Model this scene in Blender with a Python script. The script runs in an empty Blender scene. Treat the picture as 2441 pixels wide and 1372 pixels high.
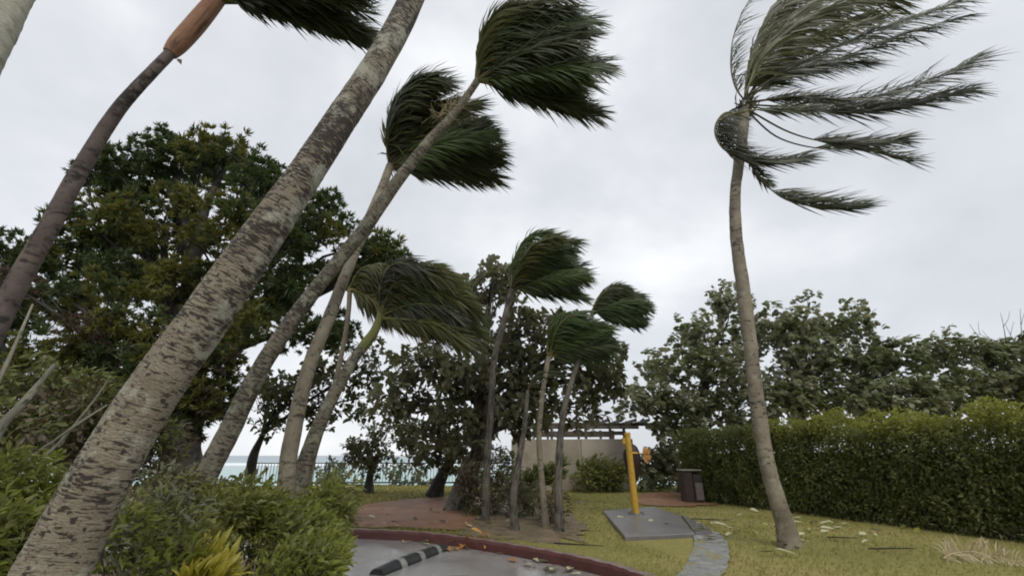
import bpy, math, random
import numpy as np
from mathutils import Vector, Matrix

# ------------------------------------------------------------------ camera, sky, sun
sc = bpy.context.scene
R = math.radians
F_PX, W_PX, H_PX = 1050.0, 2441.0, 1372.0
PITCH = R(20.8)
CAM = Vector((0, 0, 1.6))
FWD = Vector((0, math.cos(PITCH), math.sin(PITCH)))
UP = Vector((0, -math.sin(PITCH), math.cos(PITCH)))
cam_d = bpy.data.cameras.new('camera')
cam_d.sensor_width = 36.0
cam_d.lens = 36.0 * F_PX / W_PX
cam_d.clip_start, cam_d.clip_end = 0.05, 60000
cam = bpy.data.objects.new('camera', cam_d)
cam.location = CAM
cam.rotation_euler = (R(90) + PITCH, 0, 0)
sc.collection.objects.link(cam)
sc.camera = cam

SUN_EL, SUN_AZ = R(50), R(160)          # high, thin light through the overcast
world = bpy.data.worlds.new('World')
sc.world = world
world.use_nodes = True
wn, wl = world.node_tree.nodes, world.node_tree.links
wn.clear()
w_out = wn.new('ShaderNodeOutputWorld')
w_bg = wn.new('ShaderNodeBackground'); w_bg.inputs['Strength'].default_value = 0.1
w_sky = wn.new('ShaderNodeTexSky'); w_sky.sky_type = 'NISHITA'; w_sky.sun_disc = False
w_sky.sun_elevation = SUN_EL; w_sky.sun_rotation = SUN_AZ
w_tc = wn.new('ShaderNodeTexCoord')
w_map = wn.new('ShaderNodeMapping'); w_map.inputs['Scale'].default_value = (1.0, 1.0, 1.5)
w_map.inputs['Location'].default_value = (0.35, 0.2, 0.75)
w_n1 = wn.new('ShaderNodeTexNoise'); w_n1.inputs['Scale'].default_value = 2.1
w_n1.inputs['Detail'].default_value = 5; w_n1.inputs['Roughness'].default_value = 0.5
w_n1.inputs['Distortion'].default_value = 0.1
w_r = wn.new('ShaderNodeValToRGB')
w_r.color_ramp.elements[0].position = 0.30; w_r.color_ramp.elements[0].color = (5.2, 5.42, 5.78, 1)
w_r.color_ramp.elements[1].position = 0.74; w_r.color_ramp.elements[1].color = (9.2, 9.3, 9.45, 1)
e = w_r.color_ramp.elements.new(0.52); e.color = (6.6, 6.82, 7.2, 1)
w_mix = wn.new('ShaderNodeMix'); w_mix.data_type = 'RGBA'; w_mix.inputs[0].default_value = 0.94
wl.new(w_tc.outputs['Generated'], w_map.inputs['Vector'])
wl.new(w_map.outputs[0], w_n1.inputs['Vector'])
wl.new(w_n1.outputs[0], w_r.inputs[0])
wl.new(w_sky.outputs[0], w_mix.inputs[6]); wl.new(w_r.outputs[0], w_mix.inputs[7])
wl.new(w_mix.outputs[2], w_bg.inputs['Color']); wl.new(w_bg.outputs[0], w_out.inputs['Surface'])

sun_d = bpy.data.lights.new('sun', 'SUN')
sun_d.energy = 1.5; sun_d.angle = R(30); sun_d.color = (1.0, 0.96, 0.9)
sun = bpy.data.objects.new('sun', sun_d)
sun.location = (10, -10, 30)
_sd = Vector((math.sin(SUN_AZ) * math.cos(SUN_EL), math.cos(SUN_AZ) * math.cos(SUN_EL), math.sin(SUN_EL)))
sun.rotation_euler = _sd.to_track_quat('Z', 'Y').to_euler()
sc.collection.objects.link(sun)
sc.view_settings.view_transform = 'Standard'
sc.view_settings.look = 'None'
sc.view_settings.exposure = 0.27
sc.view_settings.gamma = 1.0
sc.cycles.filter_width = 1.9
sc.cycles.max_bounces = 8
sc.cycles.transparent_max_bounces = 8

# ------------------------------------------------------------------ helpers
COL = sc.collection
WLOC = {}

def P(px, py, Y):
    """world point at world depth Y seen along photo pixel (px, py)"""
    d = FWD + Vector(((px - W_PX / 2) / F_PX, 0, 0)) + UP * ((H_PX / 2 - py) / F_PX)
    return CAM + d * (Y / d.y)

def G(px, py, z=0.0):
    """point of the level z seen along photo pixel (px, py)"""
    d = FWD + Vector(((px - W_PX / 2) / F_PX, 0, 0)) + UP * ((H_PX / 2 - py) / F_PX)
    return CAM + d * ((z - CAM.z) / d.z)

def mpx(p, px):
    """size in metres of px photo pixels at point p"""
    return px * (p - CAM).dot(FWD) / F_PX

def tag(o, label=None, cat=None, group=None, kind=None):
    if label: o['label'] = label
    if cat: o['category'] = cat
    if group: o['group'] = group
    if kind: o['kind'] = kind
    return o

def empty(name, loc, label=None, cat=None, group=None):
    o = bpy.data.objects.new(name, None)
    o.empty_display_size = 0.2
    o.location = loc
    COL.objects.link(o)
    WLOC[o] = Vector(loc)
    return tag(o, label, cat, group)

def link(name, me, parent=None, loc=(0, 0, 0), rot=(0, 0, 0), scale=(1, 1, 1)):
    """loc is a world position"""
    o = bpy.data.objects.new(name, me)
    COL.objects.link(o)
    loc = Vector(loc)
    WLOC[o] = loc
    if parent:
        o.parent = parent
        o.location = loc - WLOC[parent]
    else:
        o.location = loc
    o.rotation_euler = rot
    o.scale = scale
    return o

class MB:
    """collects geometry for one mesh object"""
    def __init__(s):
        s.v, s.f, s.uv, s.mi, s.lv = [], [], [], [], []
    def add(s, vs, fs, uvs=None, mi=0, lv=None):
        b = len(s.v)
        s.v.extend([tuple(x) for x in vs])
        for k, f in enumerate(fs):
            s.f.append([b + i for i in f])
            s.mi.append(mi)
            s.lv.append(random.random() if lv is None else lv)
            if uvs: s.uv.append([uvs[i] for i in f])
            else: s.uv.append([(0, 0)] * len(f))
    def box(s, c, size, rotz=0.0, mi=0, taper=1.0, bev=0.0, rx=0.0):
        cx, cy, cz = c; sx, sy, sz = [q / 2 for q in size]
        M = Matrix.Rotation(rotz, 3, 'Z') @ Matrix.Rotation(rx, 3, 'X')
        if bev <= 0:
            vs = []
            for z, t in ((-sz, 1), (sz, taper)):
                for x, y in ((-sx, -sy), (sx, -sy), (sx, sy), (-sx, sy)):
                    vs.append(M @ Vector((x * t, y * t, z)) + Vector(c))
            s.add(vs, [(0, 3, 2, 1), (4, 5, 6, 7), (0, 1, 5, 4), (1, 2, 6, 5), (2, 3, 7, 6), (3, 0, 4, 7)], mi=mi)
        else:
            b = min(bev, sx * .45, sy * .45, sz * .45)
            rings = []
            for z, ins in ((-sz, b), (-sz + b, 0), (sz - b, 0), (sz, b)):
                t = taper if z > 0 else 1
                ring = []
                x1, y1 = sx * t - ins, sy * t - ins
                for (x, y) in ((-x1 + b, -y1), (x1 - b, -y1), (x1, -y1 + b), (x1, y1 - b), (x1 - b, y1), (-x1 + b, y1), (-x1, y1 - b), (-x1, -y1 + b)):
                    ring.append(M @ Vector((x, y, z)) + Vector(c))
                rings.append(ring)
            vs = [v for r in rings for v in r]
            fs = [tuple(range(7, -1, -1)), tuple(range(24, 32))]
            for k in range(3):
                for i in range(8):
                    j = (i + 1) % 8
                    fs.append((k * 8 + i, k * 8 + j, k * 8 + 8 + j, k * 8 + 8 + i))
            s.add(vs, fs, mi=mi)
    def tube(s, pts, radii, n=8, mi=0, cap=True, bump=None, vscale=1.0):
        pts = [Vector(p) for p in pts]
        m = len(pts)
        prevN = None
        vs, uvs, fs = [], [], []
        acc = 0.0
        for i in range(m):
            T = (pts[min(i + 1, m - 1)] - pts[max(i - 1, 0)])
            if T.length < 1e-6: T = Vector((0, 0, 1))
            T.normalize()
            if prevN is None:
                a = Vector((0, -1, 0.1)) if abs(T.y) < 0.9 else Vector((1, 0, 0))
                N = (a - T * a.dot(T)).normalized()
            else:
                N = (prevN - T * prevN.dot(T)).normalized()
            prevN = N
            B = T.cross(N)
            if i: acc += (pts[i] - pts[i - 1]).length
            for k in range(n + 1):
                a = 2 * math.pi * k / n
                r = radii[i]
                if bump: r *= bump(acc, a)
                vs.append(pts[i] + N * (math.cos(a) * r) + B * (math.sin(a) * r))
                uvs.append((k / n, acc * vscale))
        w = n + 1
        for i in range(m - 1):
            for k in range(n):
                fs.append((i * w + k, i * w + k + 1, (i + 1) * w + k + 1, (i + 1) * w + k))
        if cap:
            fs.append(tuple(range(n - 1, -1, -1)))
            fs.append(tuple((m - 1) * w + k for k in range(n)))
        s.add(vs, fs, uvs, mi, lv=random.random())
    def mesh(s, name, mats, origin=(0, 0, 0), smooth=False):
        me = bpy.data.meshes.new(name)
        o = Vector(origin)
        me.from_pydata([tuple(Vector(v) - o) for v in s.v], [], s.f)
        for m in (mats if isinstance(mats, (list, tuple)) else [mats]):
            me.materials.append(m)
        if any(s.mi): me.polygons.foreach_set('material_index', s.mi)
        uvl = me.uv_layers.new(name='UVMap')
        flat = [c for f in s.uv for uv in f for c in uv]
        uvl.data.foreach_set('uv', flat)
        at = me.attributes.new('lv', 'FLOAT', 'FACE')
        at.data.foreach_set('value', s.lv)
        if smooth: me.polygons.foreach_set('use_smooth', [True] * len(s.f))
        me.update()
        return me
    def build(s, name, mats, parent=None, smooth=False, origin=None):
        if origin is None:
            origin = WLOC[parent] if parent else Vector((0, 0, 0))
        me = s.mesh(name, mats, origin, smooth)
        return link(name, me, parent, origin)

def catmull(pts, n):
    """resample (Vector, radius) pairs"""
    out = []
    m = len(pts)
    for i in range(m - 1):
        p0, p1, p2, p3 = pts[max(i - 1, 0)], pts[i], pts[i + 1], pts[min(i + 2, m - 1)]
        for k in range(n):
            t = k / n
            f = lambda a, b, c, d: 0.5 * ((2 * b) + (c - a) * t + (2 * a - 5 * b + 4 * c - d) * t * t + (-a + 3 * b - 3 * c + d) * t ** 3)
            out.append((f(p0[0], p1[0], p2[0], p3[0]), f(p0[1], p1[1], p2[1], p3[1])))
    out.append(pts[-1])
    return out

def rv(a=1.0):
    return Vector((random.uniform(-a, a), random.uniform(-a, a), random.uniform(-a, a)))

# ------------------------------------------------------------------ materials
def mat(name):
    m = bpy.data.materials.new(name)
    m.use_nodes = True
    nt = m.node_tree
    b = nt.nodes['Principled BSDF']
    return m, nt.nodes, nt.links, b

def ramp(n, stops):
    r = n.new('ShaderNodeValToRGB')
    els = r.color_ramp.elements
    els[0].position, els[0].color = stops[0][0], (*stops[0][1], 1)
    els[1].position, els[1].color = stops[-1][0], (*stops[-1][1], 1)
    for p, c in stops[1:-1]:
        q = els.new(p); q.color = (*c, 1)
    return r

def noise(n, l, vec, scale, detail=4, rough=0.55, dist=0.0):
    t = n.new('ShaderNodeTexNoise')
    t.inputs['Scale'].default_value = scale
    t.inputs['Detail'].default_value = detail
    t.inputs['Roughness'].default_value = rough
    t.inputs['Distortion'].default_value = dist
    if vec is not None: l.new(vec, t.inputs['Vector'])
    return t

def mixc(n, l, fac, a, b, mode='MIX'):
    m = n.new('ShaderNodeMix'); m.data_type = 'RGBA'; m.blend_type = mode
    for sock, v in ((0, fac), (6, a), (7, b)):
        if hasattr(v, 'links'): l.new(v, m.inputs[sock])
        elif isinstance(v, (int, float)): m.inputs[sock].default_value = v
        else: m.inputs[sock].default_value = (*v, 1)
    return m.outputs[2]

def bump(n, l, b, h, strength=0.4, dist=0.02):
    k = n.new('ShaderNodeBump')
    k.inputs['Strength'].default_value = strength
    k.inputs['Distance'].default_value = dist
    l.new(h, k.inputs['Height'])
    l.new(k.outputs[0], b.inputs['Normal'])

def leaf_mat(name, c1, c2, under, trans=0.3, rough=0.45, tcol=None, wood=None):
    m, n, l, b = mat(name)
    out = n['Material Output']
    at = n.new('ShaderNodeAttribute'); at.attribute_name = 'lv'
    oi = n.new('ShaderNodeObjectInfo')
    ma = n.new('ShaderNodeMath'); ma.operation = 'MULTIPLY_ADD'
    l.new(at.outputs['Fac'], ma.inputs[0]); ma.inputs[1].default_value = 0.55
    mb_ = n.new('ShaderNodeMath'); mb_.operation = 'MULTIPLY'
    l.new(oi.outputs['Random'], mb_.inputs[0]); mb_.inputs[1].default_value = 0.45
    l.new(mb_.outputs[0], ma.inputs[2])
    col = mixc(n, l, ma.outputs[0], c1, c2)
    ge = n.new('ShaderNodeNewGeometry')
    col2 = mixc(n, l, ge.outputs['Backfacing'], col, under)
    l.new(col2, b.inputs['Base Color'])
    b.inputs['Roughness'].default_value = rough
    b.inputs['Specular IOR Level'].default_value = 0.35
    tr = n.new('ShaderNodeBsdfTranslucent')
    tc = mixc(n, l, 0.55, col, tcol or (0.16, 0.17, 0.02))
    l.new(tc, tr.inputs['Color'])
    ms = n.new('ShaderNodeMixShader'); ms.inputs[0].default_value = trans
    l.new(b.outputs[0], ms.inputs[1]); l.new(tr.outputs[0], ms.inputs[2])
    l.new(ms.outputs[0], out.inputs['Surface'])
    return m

def trunk_mat(name, base, light, dark, amount=0.5, lichen=None, su=7, sv=16, ringf=26, seed=0.0):
    m, n, l, b = mat(name)
    uv = n.new('ShaderNodeUVMap'); uv.uv_map = 'UVMap'
    geo = n.new('ShaderNodeNewGeometry')
    # seamless around the stem: object position for the broad tone, uv for rings
    tc = n.new('ShaderNodeTexCoord')
    broad = noise(n, l, tc.outputs['Object'], 2.4, 4, 0.6)
    br = ramp(n, [(0.32, base), (0.68, light)])
    l.new(broad.outputs[0], br.inputs[0])
    mp = n.new('ShaderNodeMapping'); mp.inputs['Scale'].default_value = (su, sv, 1)
    mp.inputs['Location'].default_value = (seed, seed * 1.7, 0)
    l.new(uv.outputs[0], mp.inputs['Vector'])
    dash = noise(n, l, mp.outputs[0], 1.6, 4, 0.6, 0.3)
    amt = noise(n, l, tc.outputs['Object'], 1.5, 3, 0.5)
    ad = n.new('ShaderNodeMath'); ad.operation = 'MULTIPLY_ADD'
    l.new(amt.outputs[0], ad.inputs[0]); ad.inputs[1].default_value = 0.55
    l.new(dash.outputs[0], ad.inputs[2])
    dr = ramp(n, [(1.02 - 0.42 * amount - 0.06, (0, 0, 0)), (1.02 - 0.42 * amount + 0.05, (1, 1, 1))])
    l.new(ad.outputs[0], dr.inputs[0])
    c = mixc(n, l, dr.outputs[0], br.outputs[0], dark)
    fine = noise(n, l, mp.outputs[0], 9, 5, 0.7)
    fr = ramp(n, [(0.3, (0.62, 0.6, 0.57)), (0.7, (1.25, 1.25, 1.22))])
    l.new(fine.outputs[0], fr.inputs[0])
    c = mixc(n, l, 0.8, c, fr.outputs[0], 'MULTIPLY')
    if lichen:
        ln = noise(n, l, tc.outputs['Object'], 5.5, 4, 0.65)
        lr = ramp(n, [(0.58, (0, 0, 0)), (0.66, (1, 1, 1))])
        l.new(ln.outputs[0], lr.inputs[0])
        c = mixc(n, l, lr.outputs[0], c, lichen)
    l.new(c, b.inputs['Base Color'])
    b.inputs['Roughness'].default_value = 0.75
    hh = n.new('ShaderNodeMath'); hh.operation = 'MULTIPLY_ADD'
    l.new(dash.outputs[0], hh.inputs[0]); hh.inputs[1].default_value = -0.8
    l.new(fine.outputs[0], hh.inputs[2])
    bump(n, l, b, hh.outputs[0], 0.7, 0.015)
    return m

def ringed_mat(name, base, light, dark, pale, vstops, su=9, sv=62, spots=(16, 26), seed=0.0):
    """palm bark: thin dark ring dashes that thicken along the stem, scattered dark spots, pale lichen on one flank"""
    m, n, l, b = mat(name)
    uv = n.new('ShaderNodeUVMap'); uv.uv_map = 'UVMap'
    tc = n.new('ShaderNodeTexCoord')
    sep = n.new('ShaderNodeSeparateXYZ'); l.new(uv.outputs[0], sep.inputs[0])
    broad = noise(n, l, tc.outputs['Object'], 3.2, 5, 0.65)
    br = ramp(n, [(0.30, base), (0.55, tuple((x + y) / 2 for x, y in zip(base, light))), (0.72, light)])
    l.new(broad.outputs[0], br.inputs[0])
    def mapped(a, c, off):
        mp = n.new('ShaderNodeMapping'); mp.inputs['Scale'].default_value = (a, c, 1)
        mp.inputs['Location'].default_value = (seed + off, seed * 1.7 + off, 0)
        l.new(uv.outputs[0], mp.inputs['Vector']); return mp.outputs[0]
    dash = noise(n, l, mapped(su, sv, 0), 1.0, 4, 0.62, 0.35)
    dv = n.new('ShaderNodeMath'); dv.operation = 'DIVIDE'; l.new(sep.outputs['Y'], dv.inputs[0]); dv.inputs[1].default_value = 10.0
    vr = ramp(n, vstops); l.new(dv.outputs[0], vr.inputs[0])
    patch = noise(n, l, tc.outputs['Object'], 2.3, 4, 0.6)
    a1 = n.new('ShaderNodeMath'); a1.operation = 'MULTIPLY_ADD'; l.new(vr.outputs[0], a1.inputs[0]); a1.inputs[1].default_value = 0.30; l.new(dash.outputs[0], a1.inputs[2])
    a2 = n.new('ShaderNodeMath'); a2.operation = 'MULTIPLY_ADD'; l.new(patch.outputs[0], a2.inputs[0]); a2.inputs[1].default_value = 0.55; l.new(a1.outputs[0], a2.inputs[2])
    dr = ramp(n, [(0.93, (0, 0, 0)), (1.0, (1, 1, 1))])
    # ramps clamp at 1: shift the sum down first
    a3 = n.new('ShaderNodeMath'); a3.operation = 'SUBTRACT'; l.new(a2.outputs[0], a3.inputs[0]); a3.inputs[1].default_value = 0.42
    dr.color_ramp.elements[0].position = 0.505; dr.color_ramp.elements[1].position = 0.58
    l.new(a3.outputs[0], dr.inputs[0])
    c = mixc(n, l, dr.outputs[0], br.outputs[0], dark)
    sp = noise(n, l, mapped(spots[0], spots[1], 4.3), 1.0, 3, 0.55, 0.2)
    sr = ramp(n, [(0.575, (0, 0, 0)), (0.625, (1, 1, 1))]); l.new(sp.outputs[0], sr.inputs[0])
    c = mixc(n, l, sr.outputs[0], c, tuple(x * 1.15 for x in dark))
    ln = noise(n, l, tc.outputs['Object'], 4.5, 5, 0.7)
    lr = ramp(n, [(0.53, (0, 0, 0)), (0.62, (0.85, 0.85, 0.85))]); l.new(ln.outputs[0], lr.inputs[0])
    c = mixc(n, l, lr.outputs[0], c, pale)
    fine = noise(n, l, mapped(su * 5, sv * 1.6, 1.1), 1.0, 4, 0.7)
    fr = ramp(n, [(0.3, (0.6, 0.58, 0.55)), (0.7, (1.28, 1.27, 1.24))]); l.new(fine.outputs[0], fr.inputs[0])
    c = mixc(n, l, 0.85, c, fr.outputs[0], 'MULTIPLY')
    l.new(c, b.inputs['Base Color']); b.inputs['Roughness'].default_value = 0.72
    hh = n.new('ShaderNodeMath'); hh.operation = 'MULTIPLY_ADD'
    l.new(dash.outputs[0], hh.inputs[0]); hh.inputs[1].default_value = -1.0; l.new(fine.outputs[0], hh.inputs[2])
    bump(n, l, b, hh.outputs[0], 0.9, 0.02)
    return m

M = {}
M['trunk_pale'] = ringed_mat('pale_palm_bark', (0.20, 0.165, 0.11), (0.38, 0.34, 0.25), (0.036, 0.026, 0.017), (0.42, 0.42, 0.33), [(0.10, (0.30,) * 3), (0.20, (0.50,) * 3), (0.28, (0.66,) * 3), (0.52, (0.68,) * 3), (0.66, (0.45,) * 3)])
M['trunk_mid'] = ringed_mat('grey_palm_bark', (0.12, 0.105, 0.072), (0.25, 0.225, 0.165), (0.04, 0.032, 0.022), (0.27, 0.27, 0.19), [(0.0, (0.3,) * 3), (0.3, (0.6,) * 3), (0.8, (0.4,) * 3)], 5, 30, (8, 14), 3.1)
M['trunk_smooth'] = trunk_mat('smooth_palm_bark', (0.14, 0.115, 0.08), (0.27, 0.235, 0.17), (0.05, 0.042, 0.03), 0.30, (0.25, 0.245, 0.18), 2.5, 9, seed=7.7)
M['trunk_red'] = trunk_mat('reddish_palm_bark', (0.065, 0.045, 0.038), (0.15, 0.115, 0.098), (0.022, 0.016, 0.014), 0.45, None, 2.2, 7, seed=5.2)
M['trunk_corner'] = trunk_mat('pale_lichen_bark', (0.34, 0.335, 0.26), (0.46, 0.45, 0.37), (0.22, 0.21, 0.16), 0.25, None, 3, 9, seed=1.2)
M['shaft_orange'] = trunk_mat('orange_sheath', (0.26, 0.12, 0.065), (0.36, 0.22, 0.13), (0.10, 0.05, 0.03), 0.3, None, 10, 1.2, seed=2)
M['shaft_green'] = trunk_mat('green_sheath', (0.15, 0.17, 0.05), (0.24, 0.25, 0.09), (0.07, 0.075, 0.03), 0.3, None, 10, 1.2, seed=4)
M['bark_dark'] = trunk_mat('dark_tree_bark', (0.022, 0.019, 0.016), (0.062, 0.055, 0.046), (0.012, 0.01, 0.008), 0.5, None, 9, 2.2, seed=9)
M['bark_grey'] = trunk_mat('grey_tree_bark', (0.075, 0.065, 0.05), (0.17, 0.155, 0.125), (0.03, 0.025, 0.02), 0.5, None, 8, 2.5, seed=11)
M['stem_pale'] = trunk_mat('pale_bare_stem', (0.19, 0.18, 0.13), (0.31, 0.3, 0.23), (0.09, 0.085, 0.06), 0.3, None, 3, 6, seed=13)

M['frond_dark'] = leaf_mat('dark_wet_frond', (0.022, 0.032, 0.014), (0.068, 0.080, 0.028), (0.07, 0.075, 0.05), 0.22, 0.42, (0.12, 0.10, 0.02))
M['frond_olive'] = leaf_mat('olive_frond', (0.040, 0.048, 0.014), (0.115, 0.115, 0.028), (0.08, 0.082, 0.04), 0.28, 0.42, (0.2, 0.17, 0.03))
M['frond_green'] = leaf_mat('green_frond', (0.028, 0.050, 0.020), (0.085, 0.125, 0.030), (0.075, 0.10, 0.05), 0.25, 0.42, (0.16, 0.2, 0.03))
M['frond_grey'] = leaf_mat('grey_green_frond', (0.032, 0.038, 0.022), (0.075, 0.080, 0.044), (0.10, 0.10, 0.07), 0.2, 0.4, (0.13, 0.12, 0.04))
M['frond_dry'] = leaf_mat('dry_frond', (0.34, 0.27, 0.16), (0.52, 0.44, 0.29), (0.45, 0.38, 0.25), 0.15, 0.7, (0.4, 0.3, 0.15))
M['rachis'] = leaf_mat('frond_rachis', (0.12, 0.115, 0.04), (0.22, 0.20, 0.08), (0.15, 0.14, 0.06), 0.0, 0.45)
M['rachis_dark'] = leaf_mat('dark_frond_rachis', (0.05, 0.045, 0.025), (0.10, 0.09, 0.045), (0.07, 0.06, 0.03), 0.0, 0.5)
M['rachis_dry'] = leaf_mat('dry_frond_rachis', (0.34, 0.25, 0.15), (0.45, 0.36, 0.22), (0.3, 0.25, 0.15), 0.0, 0.7)
M['leaf_big_dark'] = leaf_mat('dark_fine_leaves', (0.028, 0.050, 0.020), (0.095, 0.138, 0.046), (0.08, 0.10, 0.045), 0.32, 0.42, (0.15, 0.2, 0.03))
M['leaf_big_olive'] = leaf_mat('olive_fine_leaves', (0.075, 0.092, 0.020), (0.21, 0.215, 0.042), (0.14, 0.15, 0.045), 0.35, 0.5, (0.25, 0.2, 0.03))
M['leaf_almond'] = leaf_mat('dark_broad_leaves', (0.046, 0.056, 0.026), (0.155, 0.160, 0.082), (0.20, 0.20, 0.135), 0.36, 0.36, (0.2, 0.2, 0.06))
M['leaf_silver'] = leaf_mat('silvery_blown_leaves', (0.13, 0.145, 0.082), (0.35, 0.36, 0.24), (0.50, 0.50, 0.40), 0.40, 0.34, (0.3, 0.3, 0.12))
M['leaf_sea'] = leaf_mat('deep_green_broad_leaves', (0.062, 0.088, 0.034), (0.175, 0.205, 0.085), (0.32, 0.33, 0.22), 0.36, 0.34, (0.22, 0.26, 0.06))
M['leaf_hedge'] = leaf_mat('hedge_leaves', (0.060, 0.078, 0.024), (0.215, 0.230, 0.078), (0.18, 0.20, 0.09), 0.38, 0.4, (0.2, 0.23, 0.04))
M['leaf_lime'] = leaf_mat('lime_hedge_shoots', (0.13, 0.15, 0.025), (0.33, 0.33, 0.075), (0.27, 0.28, 0.09), 0.4, 0.5, (0.35, 0.36, 0.05))
M['leaf_bush'] = leaf_mat('bush_leaves', (0.075, 0.088, 0.022), (0.225, 0.225, 0.065), (0.21, 0.21, 0.09), 0.35, 0.4, (0.2, 0.22, 0.03))
M['leaf_bright'] = leaf_mat('bright_green_leaves', (0.095, 0.128, 0.020), (0.27, 0.29, 0.055), (0.24, 0.26, 0.08), 0.4, 0.4, (0.25, 0.3, 0.03))
M['leaf_grey'] = leaf_mat('grey_green_leaves', (0.07, 0.08, 0.04), (0.20, 0.205, 0.13), (0.26, 0.26, 0.19), 0.25, 0.4)
M['leaf_yellow'] = leaf_mat('yellow_croton_leaves', (0.19, 0.175, 0.025), (0.38, 0.33, 0.05), (0.36, 0.33, 0.04), 0.35, 0.4, (0.6, 0.5, 0.03))
M['leaf_brown'] = leaf_mat('brown_wet_leaves', (0.06, 0.048, 0.028), (0.16, 0.13, 0.082), (0.09, 0.07, 0.045), 0.2, 0.5, (0.2, 0.12, 0.05))
M['leaf_orange'] = leaf_mat('orange_dead_leaves', (0.34, 0.13, 0.03), (0.55, 0.30, 0.09), (0.45, 0.24, 0.09), 0.2, 0.55, (0.6, 0.3, 0.05))
M['leaf_pale'] = leaf_mat('pale_fallen_leaves', (0.32, 0.33, 0.17), (0.62, 0.61, 0.42), (0.5, 0.5, 0.35), 0.1, 0.5)

def plain(name, c1, c2, scale=6, rough=0.6, bstr=0.3, bdist=0.01, detail=6, spec=0.5, metal=0.0):
    m, n, l, b = mat(name)
    tc = n.new('ShaderNodeTexCoord')
    t = noise(n, l, tc.outputs['Object'], scale, detail, 0.62)
    r = ramp(n, [(0.3, c1), (0.7, c2)])
    l.new(t.outputs[0], r.inputs[0])
    l.new(r.outputs[0], b.inputs['Base Color'])
    b.inputs['Roughness'].default_value = rough
    b.inputs['Specular IOR Level'].default_value = spec
    b.inputs['Metallic'].default_value = metal
    t2 = noise(n, l, tc.outputs['Object'], scale * 9, 4, 0.6)
    bump(n, l, b, t2.outputs[0], bstr, bdist)
    return m

M['kerb_red'] = plain('dark_red_kerb_paint', (0.062, 0.019, 0.015), (0.115, 0.036, 0.029), 5, 0.35, 0.5, 0.01)
M['kerb_top'] = plain('worn_kerb_top', (0.12, 0.07, 0.055), (0.25, 0.19, 0.16), 7, 0.45, 0.5, 0.01)
M['rubber'] = plain('black_rubber', (0.012, 0.013, 0.014), (0.035, 0.036, 0.037), 8, 0.4, 0.4, 0.006)
M['white_band'] = plain('worn_white_band', (0.13, 0.13, 0.12), (0.30, 0.30, 0.27), 9, 0.5, 0.4, 0.006)
M['slab'] = plain('wet_concrete', (0.10, 0.095, 0.092), (0.18, 0.17, 0.162), 2.2, 0.38, 0.3, 0.005)
m, n, l, b = mat('patchy_gravel_path')
tc = n.new('ShaderNodeTexCoord')
t1 = noise(n, l, tc.outputs['Object'], 9, 5, 0.65)
r1 = ramp(n, [(0.3, (0.15, 0.155, 0.15)), (0.7, (0.33, 0.335, 0.32))]); l.new(t1.outputs[0], r1.inputs[0])
t2 = noise(n, l, tc.outputs['Object'], 2.6, 6, 0.72, 0.4)
r2 = ramp(n, [(0.50, (0, 0, 0)), (0.60, (1, 1, 1))]); l.new(t2.outputs[0], r2.inputs[0])
c = mixc(n, l, r2.outputs[0], r1.outputs[0], (0.24, 0.215, 0.075))      # turf creeping over the gravel
l.new(c, b.inputs['Base Color']); b.inputs['Roughness'].default_value = 0.6
t3 = noise(n, l, tc.outputs['Object'], 45, 3, 0.6)
bump(n, l, b, t3.outputs[0], 0.9, 0.03)
M['path'] = m
M['wall'] = plain('stained_render', (0.23, 0.19, 0.14), (0.41, 0.365, 0.295), 1.1, 0.8, 0.3, 0.01)
M['wall_light'] = plain('pale_render', (0.36, 0.31, 0.25), (0.45, 0.40, 0.33), 1.4, 0.8, 0.3, 0.01)
M['wood_dark'] = plain('dark_weathered_timber', (0.05, 0.04, 0.032), (0.15, 0.12, 0.095), 6, 0.7, 0.5, 0.01)
M['yellow'] = plain('yellow_paint', (0.40, 0.23, 0.022), (0.58, 0.36, 0.05), 9, 0.45, 0.2, 0.004)
M['black_pad'] = plain('dark_maroon_pad', (0.012, 0.007, 0.007), (0.035, 0.014, 0.013), 6, 0.5, 0.3, 0.006)
M['orange'] = plain('orange_plastic', (0.50, 0.27, 0.06), (0.62, 0.40, 0.14), 12, 0.5, 0.2, 0.003)
M['steel'] = plain('dull_steel', (0.10, 0.10, 0.10), (0.22, 0.22, 0.22), 12, 0.45, 0.2, 0.003, metal=0.6)
M['bin'] = plain('dark_red_brown_bin', (0.024, 0.014, 0.012), (0.055, 0.032, 0.027), 6, 0.55, 0.3, 0.006)
M['bin_panel'] = plain('grey_bin_panel', (0.11, 0.09, 0.085), (0.17, 0.145, 0.14), 6, 0.55, 0.3, 0.006)
M['bin_lid'] = plain('bin_lid', (0.17, 0.16, 0.13), (0.28, 0.26, 0.22), 6, 0.4, 0.3, 0.006)
M['fence'] = plain('green_black_fence_paint', (0.025, 0.034, 0.030), (0.06, 0.07, 0.065), 12, 0.45, 0.2, 0.003)
M['rock'] = plain('pale_rock', (0.12, 0.10, 0.08), (0.30, 0.26, 0.21), 4, 0.7, 0.8, 0.03)

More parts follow.
